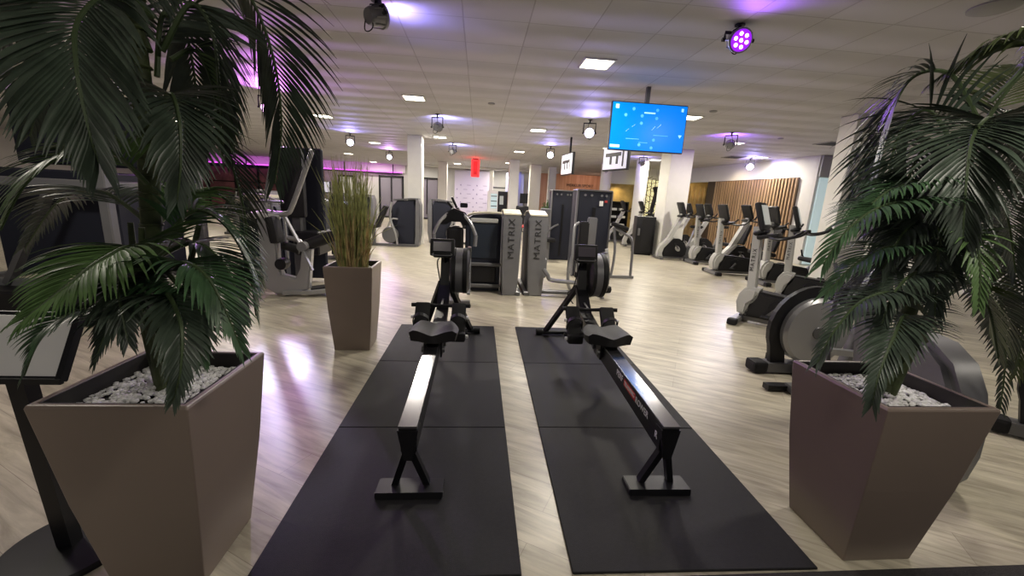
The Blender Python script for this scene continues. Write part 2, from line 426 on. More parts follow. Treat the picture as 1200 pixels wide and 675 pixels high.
for (x, y, p) in ((1.25, .2, 26), (-1.1, -1.9, 26), (-3.4, 2.5, 34), (3.55, 2.5, 40), (5.85, .2, 30)):
    area('panel_lamp', (x, y, CZ-.03), .30, p, WARM)

VIO = (.36, .12, 1); BLU = (.33, .28, 1)
def par(loc, face, mode, label, drop=.24, sc=1.0):
    """stage spotlight hung from the ceiling; face = direction of the lens"""
    d = V(face).normalized()
    t = thing('stage_spotlight', label, 'spotlight', (loc[0], loc[1], CZ), 0, 'stage spotlights under the ceiling')
    t.scale = (sc, sc, sc); c = V((0, 0, -drop/sc))
    q = d.to_track_quat('-Y', 'Z'); X = q @ V((1, 0, 0))
    b = MB(); b.lathe([(0, -.10), (.07, -.10), (.085, -.07), (.09, 0), (.10, .04), (.115, .05), (.115, .075), (.1, .078)], c, d, seg=20)
    for k in range(8):
        a = 2*PI*k/8; u = d.orthogonal().normalized(); w = d.cross(u)
        b.tube([c+(u*math.cos(a)+w*math.sin(a))*.095-d*.06, c+(u*math.cos(a)+w*math.sin(a))*.105+d*.05], .007, 5)
    b.build('housing', 'housing', t, True)
    y = MB(); y.tube([c+X*.135, c+X*.135+V((0, 0, drop/sc-.08)), c-X*.135+V((0, 0, drop/sc-.08)), c-X*.135], .008, 6, flat=(.03, .008))
    y.tube([(0, 0, -.08), (0, 0, -.002)], .018, 8).lathe([(.05, 0), (.05, .012)], (0, 0, -.014))
    y.build('bracket', 'black', t)
    for s in (-1, 1): MB().lathe([(.02, -.015), (.02, .015)], c+X*s*.145, X, 10).build('knob', 'black', t)
    MB().tube([c-d*.09+X*.05, c-d*.1+X*.06-V((0, 0, .1)), c-d*.08+X*.02-V((0, 0, .13)), c-d*.06-X*.03-V((0, 0, .09)), c-d*.1-X*.05+V((0, 0, .05)), (0, .02, -.02)], .006, 6, smooth=5).build('cable', 'black', t)
    MB().lathe([(0, .074), (.1, .074), (.1, .082), (0, .082)], c, d, 20).build('lens', {'W': 'ledw', 'V': 'lensv', 'B': 'lensv', 'M': 'lensm'}[mode], t)
    u = d.orthogonal().normalized(); w = d.cross(u)
    for k in range(7):
        r = 0 if k == 6 else .06; a = 2*PI*k/6
        MB().lathe([(0, .08), (.017, .083), (.012, .094), (0, .096)], c+(u*math.cos(a)+w*math.sin(a))*r, d, 10).build('led', 'ledv' if mode != 'W' else 'ledw', t)
    return t, V((loc[0], loc[1], CZ))+(c+d*.13)*sc
DN = (0, -1, -.25)
PARS = [((-.88, 3.76), (.6, .6, .25), 'B', 'stage spotlight seen from behind with hanging cables, at the top edge of the photo', BLU, 8),
        ((2.12, 3.6), (-.1, -1, -.35), 'V', 'violet glowing stage spotlight with seven bright diodes, top right', VIO, 5),
        ((-.85, 8.35), (.3, 1, .3), 'B', 'dark stage spotlight above the cream column, nearer of the two', (.4, .4, 1), 14),
        ((-.83, 12.6), (.3, 1, .3), 'B', 'dark stage spotlight left of the red sign, farther of the two', (.4, .4, 1), 14),
        ((-3.55, 11.9), (.25, -1, -.1), 'W', 'bright lilac-white round spotlight above the reeds', BLU, 22),
        ((-3.36, 15.9), (.2, -1, -.1), 'W', 'bright lilac-white round spotlight left of the cream column', (.65, .3, 1), 26),
        ((2.02, 7.9), (-.2, -1, -.1), 'W', 'bright round spotlight just left of the hanging blue screen', BLU, 20),
        ((1.99, 12.0), (-.15, -1, -.1), 'W', 'bright round spotlight left of the small side-on screen', BLU, 16),
        ((4.98, 8.15), (.5, .8, .3), 'B', 'dark stage spotlight right of the hanging blue screen', VIO, 14),
        ((7.98, 11.9), (-.4, -1, -.1), 'W', 'bright round spotlight near the right wall over the slats', BLU, 16),
        ((5.02, 12.7), (.3, 1, .2), 'B', 'dark stage spotlight on the round white column', BLU, 12),
        ((-3.57, 7.5), (.5, -1, -.2), 'M', 'glaring magenta spotlight seen through the left palm leaves', (.75, .2, 1), 30),
        ((4.9, 16.0), (.3, 1, .2), 'B', 'far dark stage spotlight over the wood wall', BLU, 10)]
for (x, y), d, mode, lab, c, p in PARS:
    t, s = par((x, y), d, mode, lab, .12 if y < 4 else .24, .82)
    dv = V(d).normalized()
    dirp = V((dv.x, dv.y, dv.z+.18)).normalized()
    spot('spot_lamp', s, s+dirp, p*(5 if mode != 'W' else 2.5), c, 150, 1, .08)

# ------------------------------------------------------------------ rubber mats
posn = [('far', 2), ('middle', 1), ('near', 0)]
for side, x0, y0, yaw in (('left', -.795, 4.232, 0), ('right', .436, 4.234, .013)):
    for w, k in posn:
        yy = y0-(2-k)-.5
        o = MB().box((0, 0, .006), (.996, .996, .012), bev=.003).build('rubber_mat', 'mat')
        i = 2-k
        o.location = (x0+.5-(i+.5)*yaw, y0-.5-i*1.0-.5*yaw, 0); o.rotation_euler[2] = -yaw*-1*-1
        tag(o, '%s square black rubber tile of the three under the %s rowing machine' % (w, side), 'mat', 'black rubber floor tiles')

# ------------------------------------------------------------------ rowing machine (local: x across, y forward, origin under rear foot)
def make_rower():
    t = thing('rowing_machine', 'x', 'rowing machine', (0, 0, 0), 0, 'rowing machines on the mats')
    z = 0
    ft = MB().prism([(-.06, 0), (.06, 0), (.055, .025), (-.055, .032)], 'x', -.155, .155, .004)
    ft.build('rear_foot', 'black', t)
    for s in (-1, 1):
        MB().tube([(s*.075, .02, .025), (s*.012, -.03, .235)], .012, flat=(.03, .035)).build('rear_leg', 'black', t)
    MB().prism([(-.046, .36), (.046, .36), (.03, .27), (.018, .21), (-.018, .21), (-.03, .27)], 'y', -.075, .0, .003).build('end_cap', 'black', t)
    # rail body and its steel top
    MB().prism([(-.05, .305), (1.75, .40), (1.75, .30), (-.05, .235)], 'x', -.036, .036, .004).build('rail', 'black', t)
    MB().prism([(-.075, .372), (1.2, .40), (1.2, .41), (-.075, .382)], 'x', -.041, .041, .001).build('rail_top', 'chrome', t, label='mirror bright steel rail top')
    MB().prism([(-.07, .306), (1.2, .35), (1.2, .404), (-.07, .374)], 'x', -.04, .04, .003).build('rail_side', 'black', t)
    # seat
    s = MB(); n = 12; m = 8
    grid = []
    for i in range(n+1):
        row = []
        for j in range(m+1):
            u = i/n*2-1; v = j/m*2-1
            x = u*.168*(1-.16*max(0, v)**2)*(1-.06*v*v); y = v*.125-.02*math.cos(u*PI)*(v < 0)*abs(v)*1.4
            zz = .472+.022*abs(u)**2*(1)+.012*v*v-.03*(abs(u)**8)-.012*math.exp(-(u/.22)**2)*(1)
            row.append((x, y, zz))
        grid.append(row)
    tv = [[s.bm.verts.new(p) for p in r] for r in grid]; bv = [[s.bm.verts.new((p[0]*.93, p[1]*.93, .415)) for p in r] for r in grid]
    for i in range(n):
        for j in range(m):
            s.bm.faces.new((tv[i][j], tv[i+1][j], tv[i+1][j+1], tv[i][j+1])); s.bm.faces.new((bv[i][j], bv[i][j+1], bv[i+1][j+1], bv[i+1][j]))
    for i in range(n):
        s.bm.faces.new((tv[i][0], bv[i][0], bv[i+1][0], tv[i+1][0])); s.bm.faces.new((tv[i][m], tv[i+1][m], bv[i+1][m], bv[i][m]))
    for j in range(m):
        s.bm.faces.new((tv[0][j], tv[0][j+1], bv[0][j+1], bv[0][j])); s.bm.faces.new((tv[n][j], bv[n][j], bv[n][j+1], tv[n][j+1]))
    bmesh.ops.recalc_face_normals(s.bm, faces=s.bm.faces)
    so = s.build('seat', 'vinyl', t, True); so.location = (0, 1.0, 0)
    c = MB().box((0, 1.0, .40), (.10, .19, .045), bev=.008)
    c.box((-.055, 1.0, .35), (.014, .17, .11), bev=.004).box((.055, 1.0, .35), (.014, .17, .11), bev=.004)
    c.build('seat_carriage', 'black', t)
    for sx in (-1, 1):
        for dy in (-.06, .06): MB().lathe([(.02, -.008), (.02, .008)], (sx*.07, 1.0+dy, .345), (1, 0, 0), 12).build('roller', 'iron', t)
    # foot plates
    for sx in (-1, 1):
        f = MB().box((sx*.145, 1.43, .40), (.115, .05, .30), rot=(-42, 0, 0), bev=.012, seg=2)
        f.box((sx*.145, 1.335, .30), (.125, .075, .075), bev=.02, seg=2)
        fp = f.build('foot_plate', 'rubber', t, True)
        for q in (-.035, 0, .035): MB().tube([(sx*.145+q, 1.50, .49), (sx*.145+q, 1.45, .425)], .006, 6, flat=(.014, .006)).build('plate_rib', 'iron', fp)
        MB().tube([(sx*.205, 1.42, .36), (sx*.20, 1.37, .44), (sx*.145, 1.345, .475), (sx*.09, 1.37, .44), (sx*.085, 1.42, .36)], .01, flat=(.006, .03), smooth=3).build('strap', 'black', t)
        for zz, yy in ((.43, 1.42), (.30, 1.34)):
            MB().lathe([(0, 0), (.014, 0), (.014, .018), (0, .02)], (sx*.208, yy, zz), (sx, 0, 0), 10).build('knob', 'knob', t)
        MB().tube([(sx*.05, 1.40, .30), (sx*.22, 1.42, .31)], .016, 8).build('foot_axle', 'black', t)
    # handle resting in its holder
    MB().tube([(-.235, 1.50, .505), (-.13, 1.53, .497), (0, 1.54, .49), (.13, 1.53, .497), (.235, 1.50, .505)], [.016, .016, .013, .016, .016], 10, smooth=3).build('handle', 'rubber', t, True)
    MB().tube([(0, 1.54, .49), (0, 1.80, .52)], .006, flat=(.016, .006)).build('chain', 'iron', t)
    # front frame: neck, A-legs, cross foot
    MB().tube([(0, 1.55, .34), (0, 1.80, .42), (0, 1.93, .88)], .02, flat=(.075, .07)).build('neck', 'black', t)
    MB().tube([(0, 1.22, .36), (0, 1.62, .42), (0, 1.85, .60)], .02, flat=(.10, .045)).build('front_beam', 'black', t)
    for sx in (-1, 1):
        MB().tube([(sx*.03, 1.87, .62), (sx*.23, 2.28, .05)], .02, flat=(.05, .035)).build('front_leg', 'black', t)
    MB().tube([(-.32, 2.29, .03), (.32, 2.29, .03)], .024, 10).build('front_foot', 'black', t)
    for sx in (-1, 1):
        MB().lathe([(.032, -.03), (.032, .03)], (sx*.30, 2.29, .032), (1, 0, 0), 14).build('end_wheel', 'rubber', t)
    # flywheel drum to the right of the neck
    c = (.135, 1.90, .725)
    MB().lathe([(0, -.085), (.17, -.085), (.205, -.07), (.205, -.045), (.19, -.04), (.19, .02), (.205, .025), (.205, .06), (.17, .08), (0, .085)], c, (1, 0, 0), 32).build('flywheel_housing', 'blackpl', t, True)
    MB().lathe([(.197, -.04), (.2, -.038), (.2, .02), (.197, .022)], c, (1, 0, 0), 36).build('flywheel_band', 'silver', t, True)
    g = MB()
    for k in range(24):
        a = PI*2*k/24; g.tube([(c[0]+.081, c[1]+.06*math.cos(a), c[2]+.06*math.sin(a)), (c[0]+.083, c[1]+.165*math.cos(a), c[2]+.165*math.sin(a))], .003, 4)
    g.build('vent_grille', 'iron', t)
    MB().tube([(c[0]+.075, c[1]+.21*math.cos(a), c[2]+.21*math.sin(a)) for a in [R(x) for x in range(-100, 110, 15)]], .008, flat=(.03, .014)).build('side_trim', 'lever', t)
    # console
    MB().tube([(0, 1.88, .80), (-.01, 1.80, .90), (-.015, 1.77, .95)], .014, 8).build('console_arm', 'black', t)
    cs = MB().box((-.015, 1.745, .945), (.205, .05, .145), rot=(-12, 0, 0), bev=.014, seg=2)
    cs.box((-.015, 1.735, .875), (.15, .06, .03), rot=(-12, 0, 0), bev=.008)
    co_ = cs.build('console', 'blackpl', t, True)
    MB().box((-.015, 1.7155, .957), (.15, .006, .082), rot=(-12, 0, 0), bev=.002).build('screen', 'scrd', co_)
    b = MB()
    for k in range(4): b.box((-.075+k*.04, 1.725, .893), (.026, .01, .012), rot=(-12, 0, 0), bev=.002)
    b.build('button_row', 'lever', co_)
    MB().tube([(-.08, 1.716, .90), (-.09, 1.70, .885), (.06, 1.70, .885), (.055, 1.716, .90)], .005, 6, smooth=3).build('console_rail', 'silver', co_)
    MB().tube([(.02, 1.95, .86), (-.04, 1.85, .85), (-.06, 1.78, .80), (-.05, 1.95, .60), (-.08, 2.05, .50), (-.03, 2.0, .42)], .006, 6, smooth=4).build('cable', 'black', t)
    return t
ra = make_rower(); ra.location = (-.282, 1.69, .012)
ra['label'] = 'black rowing machine on the left row of mats, plain rail sides'
rb = dup(ra, (.925, 1.69, .012), -1.0, 'black rowing machine on the right mats, white and red lettering on its rail')
rsd = [o for o in rb.children if o.name.startswith('rail_side')][0]
MB().box((-.0405, .375, .343), (.002, .185, .042), rot=(2.2, 0, 0)).build('red_plate', 'textr', rb, label='red plate on the rail side')
for body, y, sz in (('PERF', .545, .055), ('TRAINING', .375, .036), ('ROWER', .185, .050)):
    o = text(body, 'lettering', sz, 'textw', rb, (-.0425, y, .343+(y-.375)*.038), (90, 0, -90), extrude=.001, sx=1.0)

o = text('R', 'emblem', .05, 'textw', rb, (-.041, -.01, .30), (90, 0, -90), extrude=.001)

# ------------------------------------------------------------------ pots and palms
def pot(t, hb, ht, h, rz):
    mb = MB(); q = []
    for r_, z in ((hb, 0), (ht, h), (ht-.022, h), (ht-.022, h-.10), (0, h-.10)):
        pass
    def ring(a, z): return [mb.bm.verts.new((sx*a, sy*a, z)) for sx, sy in ((-1, -1), (1, -1), (1, 1), (-1, 1))]
    rs = [ring(hb, 0), ring(hb+.5*(ht-hb)+.006, h*.5), ring(ht, h-.01), ring(ht-.004, h), ring(ht-.02, h), ring(ht-.022, h-.09)]
    for A, B in zip(rs, rs[1:]):
        for k in range(4): mb.bm.faces.new((A[k], A[(k+1) % 4], B[(k+1) % 4], B[k]))
    mb.bm.faces.new(rs[0][::-1]); mb.bm.faces.new(rs[-1])
    bmesh.ops.recalc_face_normals(mb.bm, faces=mb.bm.faces)
    o = mb.build('pot', 'pot', t)
    bv = o.modifiers.new('b', 'BEVEL'); bv.width = .004; bv.segments = 2; bv.limit_method = 'ANGLE'
    lb = MB().box((0, 0, h-.075), (2*ht-.05, 2*ht-.05, .03))
    for sx in (-1, 1): lb.box((sx*(ht-.0245), 0, h-.045), (.004, 2*ht-.045, .085)).box((0, sx*(ht-.0245), h-.045), (2*ht-.045, .004, .085))
    lb.build('liner', 'soil', t)
    return o
def gravel(t, half, z, n=420, size=.012):
    mb = MB(); r = random.Random(3)
    for i in range(n):
        x, y = r.uniform(-half, half), r.uniform(-half, half); s = size*r.uniform(.6, 1.2)
        hgt = z+.025*math.exp(-(x*x+y*y)/.03)+r.uniform(-.003, .006)
        v = bmesh.ops.create_icosphere(mb.bm, subdivisions=1, radius=s)['verts']
        for k in v: k.co = V((k.co.x*r.uniform(.8, 1.2)+x, k.co.y+y, k.co.z*.7+hgt))
    return mb.build('gravel', 'gravel', t, kind='stuff')

def catm(Pp, n):
    out = []
    for i in range(len(Pp)-1):
        p0, p1, p2, p3 = Pp[max(i-1, 0)], Pp[i], Pp[i+1], Pp[min(i+2, len(Pp)-1)]
        for k in range(n):
            t = k/n; out.append(.5*((2*p1)+(-p0+p2)*t+(2*p0-5*p1+4*p2-p3)*t*t+(-p0+3*p1-3*p2+p3)*t**3))
    out.append(Pp[-1]); return out

WF = .36
def frond(root, pts, L, m='leaf', n=30, width=.014, start=.14, droop=.9, ang=48, seed=0, up_bias=None, origin=(0, 0, 0)):
    """a feather leaf: arching rachis with n leaflets a side, each a folded, tapering, drooping blade"""
    r = random.Random(seed); og = V(origin)
    n = int(n*1.4)
    C = catm([V(p)-og for p in pts], 14); N = len(C)
    # arc length
    acc = [0]
    for a, b in zip(C, C[1:]): acc.append(acc[-1]+(b-a).length)
    tot = acc[-1]
    def at(s):
        s = s*tot
        for i in range(N-1):
            if acc[i+1] >= s: 
                f = (s-acc[i])/max(1e-6, acc[i+1]-acc[i]); return C[i].lerp(C[i+1], f), (C[min(i+2, N-1)]-C[max(i-1, 0)]).normalized()
        return C[-1], (C[-1]-C[-2]).normalized()
    rc = MB(); rc.tube([c for c in C[::2]], [.007*(1-.8*i/(len(C[::2])-1))+.0012 for i in range(len(C[::2]))], 6)
    mb = MB()
    out = (C[-1]-C[0]); out.z = 0
    if out.length < 1e-3: out = V((0, -1, 0))
    out.normalize()
    for i in range(n):
        s = start+(1-start)*((i+.3)/n)
        p, T = at(s)
        upv = V(up_bias) if up_bias else V((0, 0, 1))+out*.55
        upn = upv-T*upv.dot(T)
        if upn.length < .05: upn = T.orthogonal()
        upn.normalize(); side = T.cross(upn).normalized()
        q = (s-start)/(1-start)
        ll = L*(.55+.45*math.sin(PI*min(1, q*1.15+.12))**.8)*(1-.45*q**3)
        for sg in (-1, 1):
            a = R(ang*(1.15-.75*q)+r.uniform(-2.5, 2.5)); l = ll*r.uniform(.95, 1.04)
            d = (side*sg*math.sin(a)+T*math.cos(a)+upn*(.20+r.uniform(-.03, .03))).normalized()
            w0 = width*(.75+.4*math.sin(PI*min(1, q+.2)))*r.uniform(.93, 1.07)
            pos = p.copy(); prev = None; ns_ = 6; dr = droop*r.uniform(.9, 1.12)
            for k in range(ns_+1):
                u = k/ns_
                w = w0*(.35+1.05*u/.3 if u < .3 else 1.4*(1-((u-.3)/.7)**1.7))*WF
                if k == ns_: w = .0006
                wid = d.cross(upn); wid = wid.normalized() if wid.length > .05 else T.copy()
                nrm = wid.cross(d).normalized()
                vs = [mb.bm.verts.new(pos+wid*w), mb.bm.verts.new(pos-nrm*w*.30), mb.bm.verts.new(pos-wid*w)]
                if prev:
                    mb.bm.faces.new((prev[0], prev[1], vs[1], vs[0])); mb.bm.faces.new((prev[1], prev[2], vs[2], vs[1]))
                prev = vs
                pos = pos+d*(l/ns_)
                d = (d+V((0, 0, -1))*dr*.105*(1+u)).normalized()
    fo = mb.build('frond', m, root, True)
    rc.build('rachis', 'rachis', fo, True)
    return fo

def palm(name, label, loc, fr, trunk, LK=1.0):
    t = thing(name, label, 'plant', loc, 0, 'potted palms')
    pot(t, .15, .225, .73, 0); gravel(t, .192, .663, 900, .0105)
    og = V(loc)
    tp = [V(p)-og for p in trunk]
    b = MB(); b.tube(tp, [.032, .03, .028, .026, .024, .02][:len(tp)], 10, smooth=4)
    C = catm(tp, 6)
    for i, c in enumerate(C[1:-1]):
        b.lathe([(.030, -.004), (.033, 0), (.030, .004)], c, (0, 0, 1), 10)
    b.build('trunk', 'trunk', t, True)
    # slender side stems
    for k, (dx, dy) in enumerate(((.05, .03), (-.05, .02), (.02, -.05))):
        MB().tube([(dx*.5, dy*.5, .64), (dx*1.2, dy*1.2, .95), (dx*2.0+tp[-2].x*.4, dy*2, 1.25)], [.014, .012, .008], 8, smooth=4).build('side_stem', 'trunk', t, True)
    for i, f in enumerate(fr):
        pts, L, m = f[0], f[1], f[2]; kw = dict(f[3]) if len(f) > 3 else {}
        frond(t, [P(*q) for q in pts], L*LK, m, seed=i*7+len(name), origin=loc, **kw)
    return t

PL = (-1.08, 1.40, 0)
trL = [(-1.08, 1.40, .66), (-1.07, 1.40, .95), (-1.05, 1.40, 1.25), (-1.01, 1.38, 1.55), (-.99, 1.36, 1.85), (-.97, 1.36, 2.0)]
FL = [
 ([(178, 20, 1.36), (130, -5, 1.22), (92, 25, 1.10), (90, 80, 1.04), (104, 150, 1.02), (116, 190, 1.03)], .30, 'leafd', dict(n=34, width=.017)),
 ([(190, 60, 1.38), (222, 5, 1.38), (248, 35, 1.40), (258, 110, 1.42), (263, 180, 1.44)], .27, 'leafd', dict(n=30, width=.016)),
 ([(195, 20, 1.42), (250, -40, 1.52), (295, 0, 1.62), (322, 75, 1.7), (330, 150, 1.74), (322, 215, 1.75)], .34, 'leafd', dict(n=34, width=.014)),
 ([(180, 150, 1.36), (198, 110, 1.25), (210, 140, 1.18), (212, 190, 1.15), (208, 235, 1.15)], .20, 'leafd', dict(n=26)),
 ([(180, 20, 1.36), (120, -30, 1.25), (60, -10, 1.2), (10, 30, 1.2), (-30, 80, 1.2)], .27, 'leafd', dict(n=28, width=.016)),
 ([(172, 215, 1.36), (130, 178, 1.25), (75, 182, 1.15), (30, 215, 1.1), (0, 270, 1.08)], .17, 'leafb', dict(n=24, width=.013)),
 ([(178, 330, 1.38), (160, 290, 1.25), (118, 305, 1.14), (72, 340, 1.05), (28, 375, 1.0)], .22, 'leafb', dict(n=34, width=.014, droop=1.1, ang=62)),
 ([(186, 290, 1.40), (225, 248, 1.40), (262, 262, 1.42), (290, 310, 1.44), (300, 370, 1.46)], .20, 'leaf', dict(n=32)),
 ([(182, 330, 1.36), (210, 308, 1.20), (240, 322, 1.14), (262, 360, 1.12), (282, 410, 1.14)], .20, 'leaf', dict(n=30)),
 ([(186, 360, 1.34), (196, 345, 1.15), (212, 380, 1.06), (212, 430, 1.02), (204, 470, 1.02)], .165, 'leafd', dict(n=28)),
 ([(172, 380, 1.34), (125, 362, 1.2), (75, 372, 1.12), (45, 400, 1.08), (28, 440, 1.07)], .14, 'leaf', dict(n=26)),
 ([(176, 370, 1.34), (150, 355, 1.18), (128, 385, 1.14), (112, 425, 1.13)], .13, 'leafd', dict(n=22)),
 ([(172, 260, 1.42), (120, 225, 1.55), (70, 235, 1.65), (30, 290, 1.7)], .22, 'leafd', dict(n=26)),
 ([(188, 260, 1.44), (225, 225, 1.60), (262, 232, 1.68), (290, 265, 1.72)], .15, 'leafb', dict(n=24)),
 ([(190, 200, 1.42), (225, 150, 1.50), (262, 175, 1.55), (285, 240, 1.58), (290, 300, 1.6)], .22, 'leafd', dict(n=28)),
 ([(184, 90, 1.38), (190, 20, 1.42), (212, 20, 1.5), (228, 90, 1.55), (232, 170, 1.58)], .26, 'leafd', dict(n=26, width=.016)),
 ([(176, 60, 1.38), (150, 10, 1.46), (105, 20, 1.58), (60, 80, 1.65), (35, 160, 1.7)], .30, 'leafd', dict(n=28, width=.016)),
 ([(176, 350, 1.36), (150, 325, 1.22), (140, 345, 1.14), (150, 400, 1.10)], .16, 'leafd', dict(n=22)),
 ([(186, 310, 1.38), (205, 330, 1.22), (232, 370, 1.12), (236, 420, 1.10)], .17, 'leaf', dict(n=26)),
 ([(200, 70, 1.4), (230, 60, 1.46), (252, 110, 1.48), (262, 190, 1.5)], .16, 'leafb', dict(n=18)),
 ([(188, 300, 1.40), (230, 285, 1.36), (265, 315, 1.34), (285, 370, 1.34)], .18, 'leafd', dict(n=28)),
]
palm('potted_palm', 'tall palm in a tapered taupe pot at the left, beside the white-topped stand', PL, FL, trL)
PR = (1.69, 1.41, 0)
trR = [(1.69, 1.41, .66), (1.69, 1.40, .9), (1.70, 1.40, 1.15), (1.71, 1.39, 1.4), (1.73, 1.38, 1.6), (1.74, 1.38, 1.72)]
FR = [
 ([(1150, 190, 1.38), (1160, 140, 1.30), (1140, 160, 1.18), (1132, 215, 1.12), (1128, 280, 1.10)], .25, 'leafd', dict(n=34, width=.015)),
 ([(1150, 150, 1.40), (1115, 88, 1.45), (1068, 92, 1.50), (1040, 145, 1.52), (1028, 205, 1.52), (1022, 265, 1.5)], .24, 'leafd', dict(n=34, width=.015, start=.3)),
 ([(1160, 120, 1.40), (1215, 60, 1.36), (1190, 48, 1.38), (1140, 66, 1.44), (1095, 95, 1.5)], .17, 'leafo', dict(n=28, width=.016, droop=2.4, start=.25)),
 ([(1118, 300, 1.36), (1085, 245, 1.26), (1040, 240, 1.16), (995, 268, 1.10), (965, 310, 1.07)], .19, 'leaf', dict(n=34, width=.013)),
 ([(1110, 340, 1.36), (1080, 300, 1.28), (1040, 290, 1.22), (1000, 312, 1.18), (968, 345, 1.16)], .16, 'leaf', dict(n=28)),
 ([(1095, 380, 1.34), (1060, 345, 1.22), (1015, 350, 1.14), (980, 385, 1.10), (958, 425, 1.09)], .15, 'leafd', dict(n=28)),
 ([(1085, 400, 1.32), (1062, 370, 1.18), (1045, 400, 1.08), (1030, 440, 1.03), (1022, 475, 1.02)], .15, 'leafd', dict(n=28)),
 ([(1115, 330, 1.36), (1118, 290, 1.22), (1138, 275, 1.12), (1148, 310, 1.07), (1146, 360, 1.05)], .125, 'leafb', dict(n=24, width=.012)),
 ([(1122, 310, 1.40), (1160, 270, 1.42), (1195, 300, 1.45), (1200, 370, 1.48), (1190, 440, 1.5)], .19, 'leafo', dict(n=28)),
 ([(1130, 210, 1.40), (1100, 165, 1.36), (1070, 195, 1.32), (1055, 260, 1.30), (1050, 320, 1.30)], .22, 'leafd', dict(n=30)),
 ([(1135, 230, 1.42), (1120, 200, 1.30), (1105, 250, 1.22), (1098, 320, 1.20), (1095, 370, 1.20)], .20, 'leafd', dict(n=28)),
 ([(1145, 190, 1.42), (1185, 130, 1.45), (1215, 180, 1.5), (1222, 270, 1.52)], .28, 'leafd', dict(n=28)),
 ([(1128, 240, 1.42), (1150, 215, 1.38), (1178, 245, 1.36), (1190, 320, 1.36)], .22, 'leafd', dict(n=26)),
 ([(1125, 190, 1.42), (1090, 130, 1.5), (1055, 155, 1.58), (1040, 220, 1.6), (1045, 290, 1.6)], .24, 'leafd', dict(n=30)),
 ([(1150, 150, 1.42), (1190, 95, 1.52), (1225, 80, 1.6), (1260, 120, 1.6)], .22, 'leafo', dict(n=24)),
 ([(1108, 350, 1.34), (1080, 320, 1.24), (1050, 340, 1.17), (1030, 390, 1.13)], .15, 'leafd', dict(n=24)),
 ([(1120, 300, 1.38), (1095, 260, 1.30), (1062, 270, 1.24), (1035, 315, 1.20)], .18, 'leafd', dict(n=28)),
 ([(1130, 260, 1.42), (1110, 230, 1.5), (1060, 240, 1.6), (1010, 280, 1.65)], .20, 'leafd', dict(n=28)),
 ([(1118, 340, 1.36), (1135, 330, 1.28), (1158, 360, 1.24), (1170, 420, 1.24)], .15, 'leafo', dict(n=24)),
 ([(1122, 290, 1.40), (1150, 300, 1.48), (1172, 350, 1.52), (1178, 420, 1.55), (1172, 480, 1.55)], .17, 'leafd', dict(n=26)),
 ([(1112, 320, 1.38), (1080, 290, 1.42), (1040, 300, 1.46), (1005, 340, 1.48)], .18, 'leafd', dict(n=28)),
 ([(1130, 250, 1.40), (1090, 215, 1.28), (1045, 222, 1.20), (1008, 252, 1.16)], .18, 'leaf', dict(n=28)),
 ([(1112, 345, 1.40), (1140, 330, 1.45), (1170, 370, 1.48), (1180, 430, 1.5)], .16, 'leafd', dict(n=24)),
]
palm('potted_palm', 'wide palm in a tapered taupe pot at the right, in front of the exercise machines', PR, FR, trR, 1.22)

# reed planter
t = thing('reed_planter', 'tall taupe planter with upright green and brown reeds, left of the mats', 'plant', (-1.09, 3.63, 0), 2)
pot(t, .15, .20, .76, 0); gravel(t, .165, .70, 260, .01)
for nm, m, n, hh, sd in (('reed_blades', 'grass', 330, 1.0, 1), ('dry_reed_stems', 'reed', 240, .62, 2)):
    mb = MB(); r = random.Random(sd)
    for i in range(n):
        a = r.uniform(0, 2*PI); d = .12*math.sqrt(r.random()); x, y = d*math.cos(a), d*math.sin(a)
        h = hh*r.uniform(.45, 1.0)*(1.0 if m == 'grass' else r.uniform(.7, 1)); lean = r.gauss(0, .048); ln2 = r.gauss(0, .045)
        if m == 'grass' and r.random() < .12: lean *= 2.2; h *= .8
        k = 1+abs(lean)
        mb.tube([(x, y, .69), (x*1.1+lean*.25, y*1.1+ln2*.25, .69+h*.4), (x*1.25+lean*.7, y*1.25+ln2*.7, .69+h*.8), (x*1.3+lean*1.25, y*1.3+ln2, .69+h)],
                [.0035, .0034, .0026, .0006], 4)
    mb.build(nm, m, t, kind='stuff')

# white-topped stand at the far left
t = thing('display_stand', 'black stand with a tilted white board top, left of the left palm', 'stand', (-1.52, 1.42, 0))
MB().lathe([(.20, 0), (.20, .012), (.19, .02), (0, .022)], (0, 0, 0), (0, 0, 1), 40).build('base', 'black', t, True)
MB().tube([(0, 0, .018), (0, -.04, .80)], .02, flat=(.055, .045)).build('pole', 'black', t)
tt = thing('tmp', 'x', 'x'); bpy.data.objects.remove(tt)
a_, b_ = V((0, -.15, .762)), V((0, -.045, .955))
dd = (b_-a_); ln = dd.length; tilt = math.degrees(math.atan2(dd.z, dd.y)); cc = (a_+b_)/2
MB().box(cc, (.50, ln, .02), rot=(tilt, 0, 0), bev=.003).build('board_frame', 'black', t)
nn = V((0, -dd.z, dd.y)).normalized()
MB().box(cc+nn*.0095, (.465, ln-.03, .006), rot=(tilt, 0, 0), bev=.001).build('board', 'board', t, label='blank white board')
e = MB()
for sx in (-1, 1): e.tube([a_+V((sx*.242, 0, 0))+nn*.012, b_+V((sx*.242, 0, 0))+nn*.012], .01, flat=(.018, .012))
e.tube([a_+V((-.25, 0, 0))+nn*.012, a_+V((.25, 0, 0))+nn*.012], .01, flat=(.012, .018)); e.build('edge_trim', 'black', t)

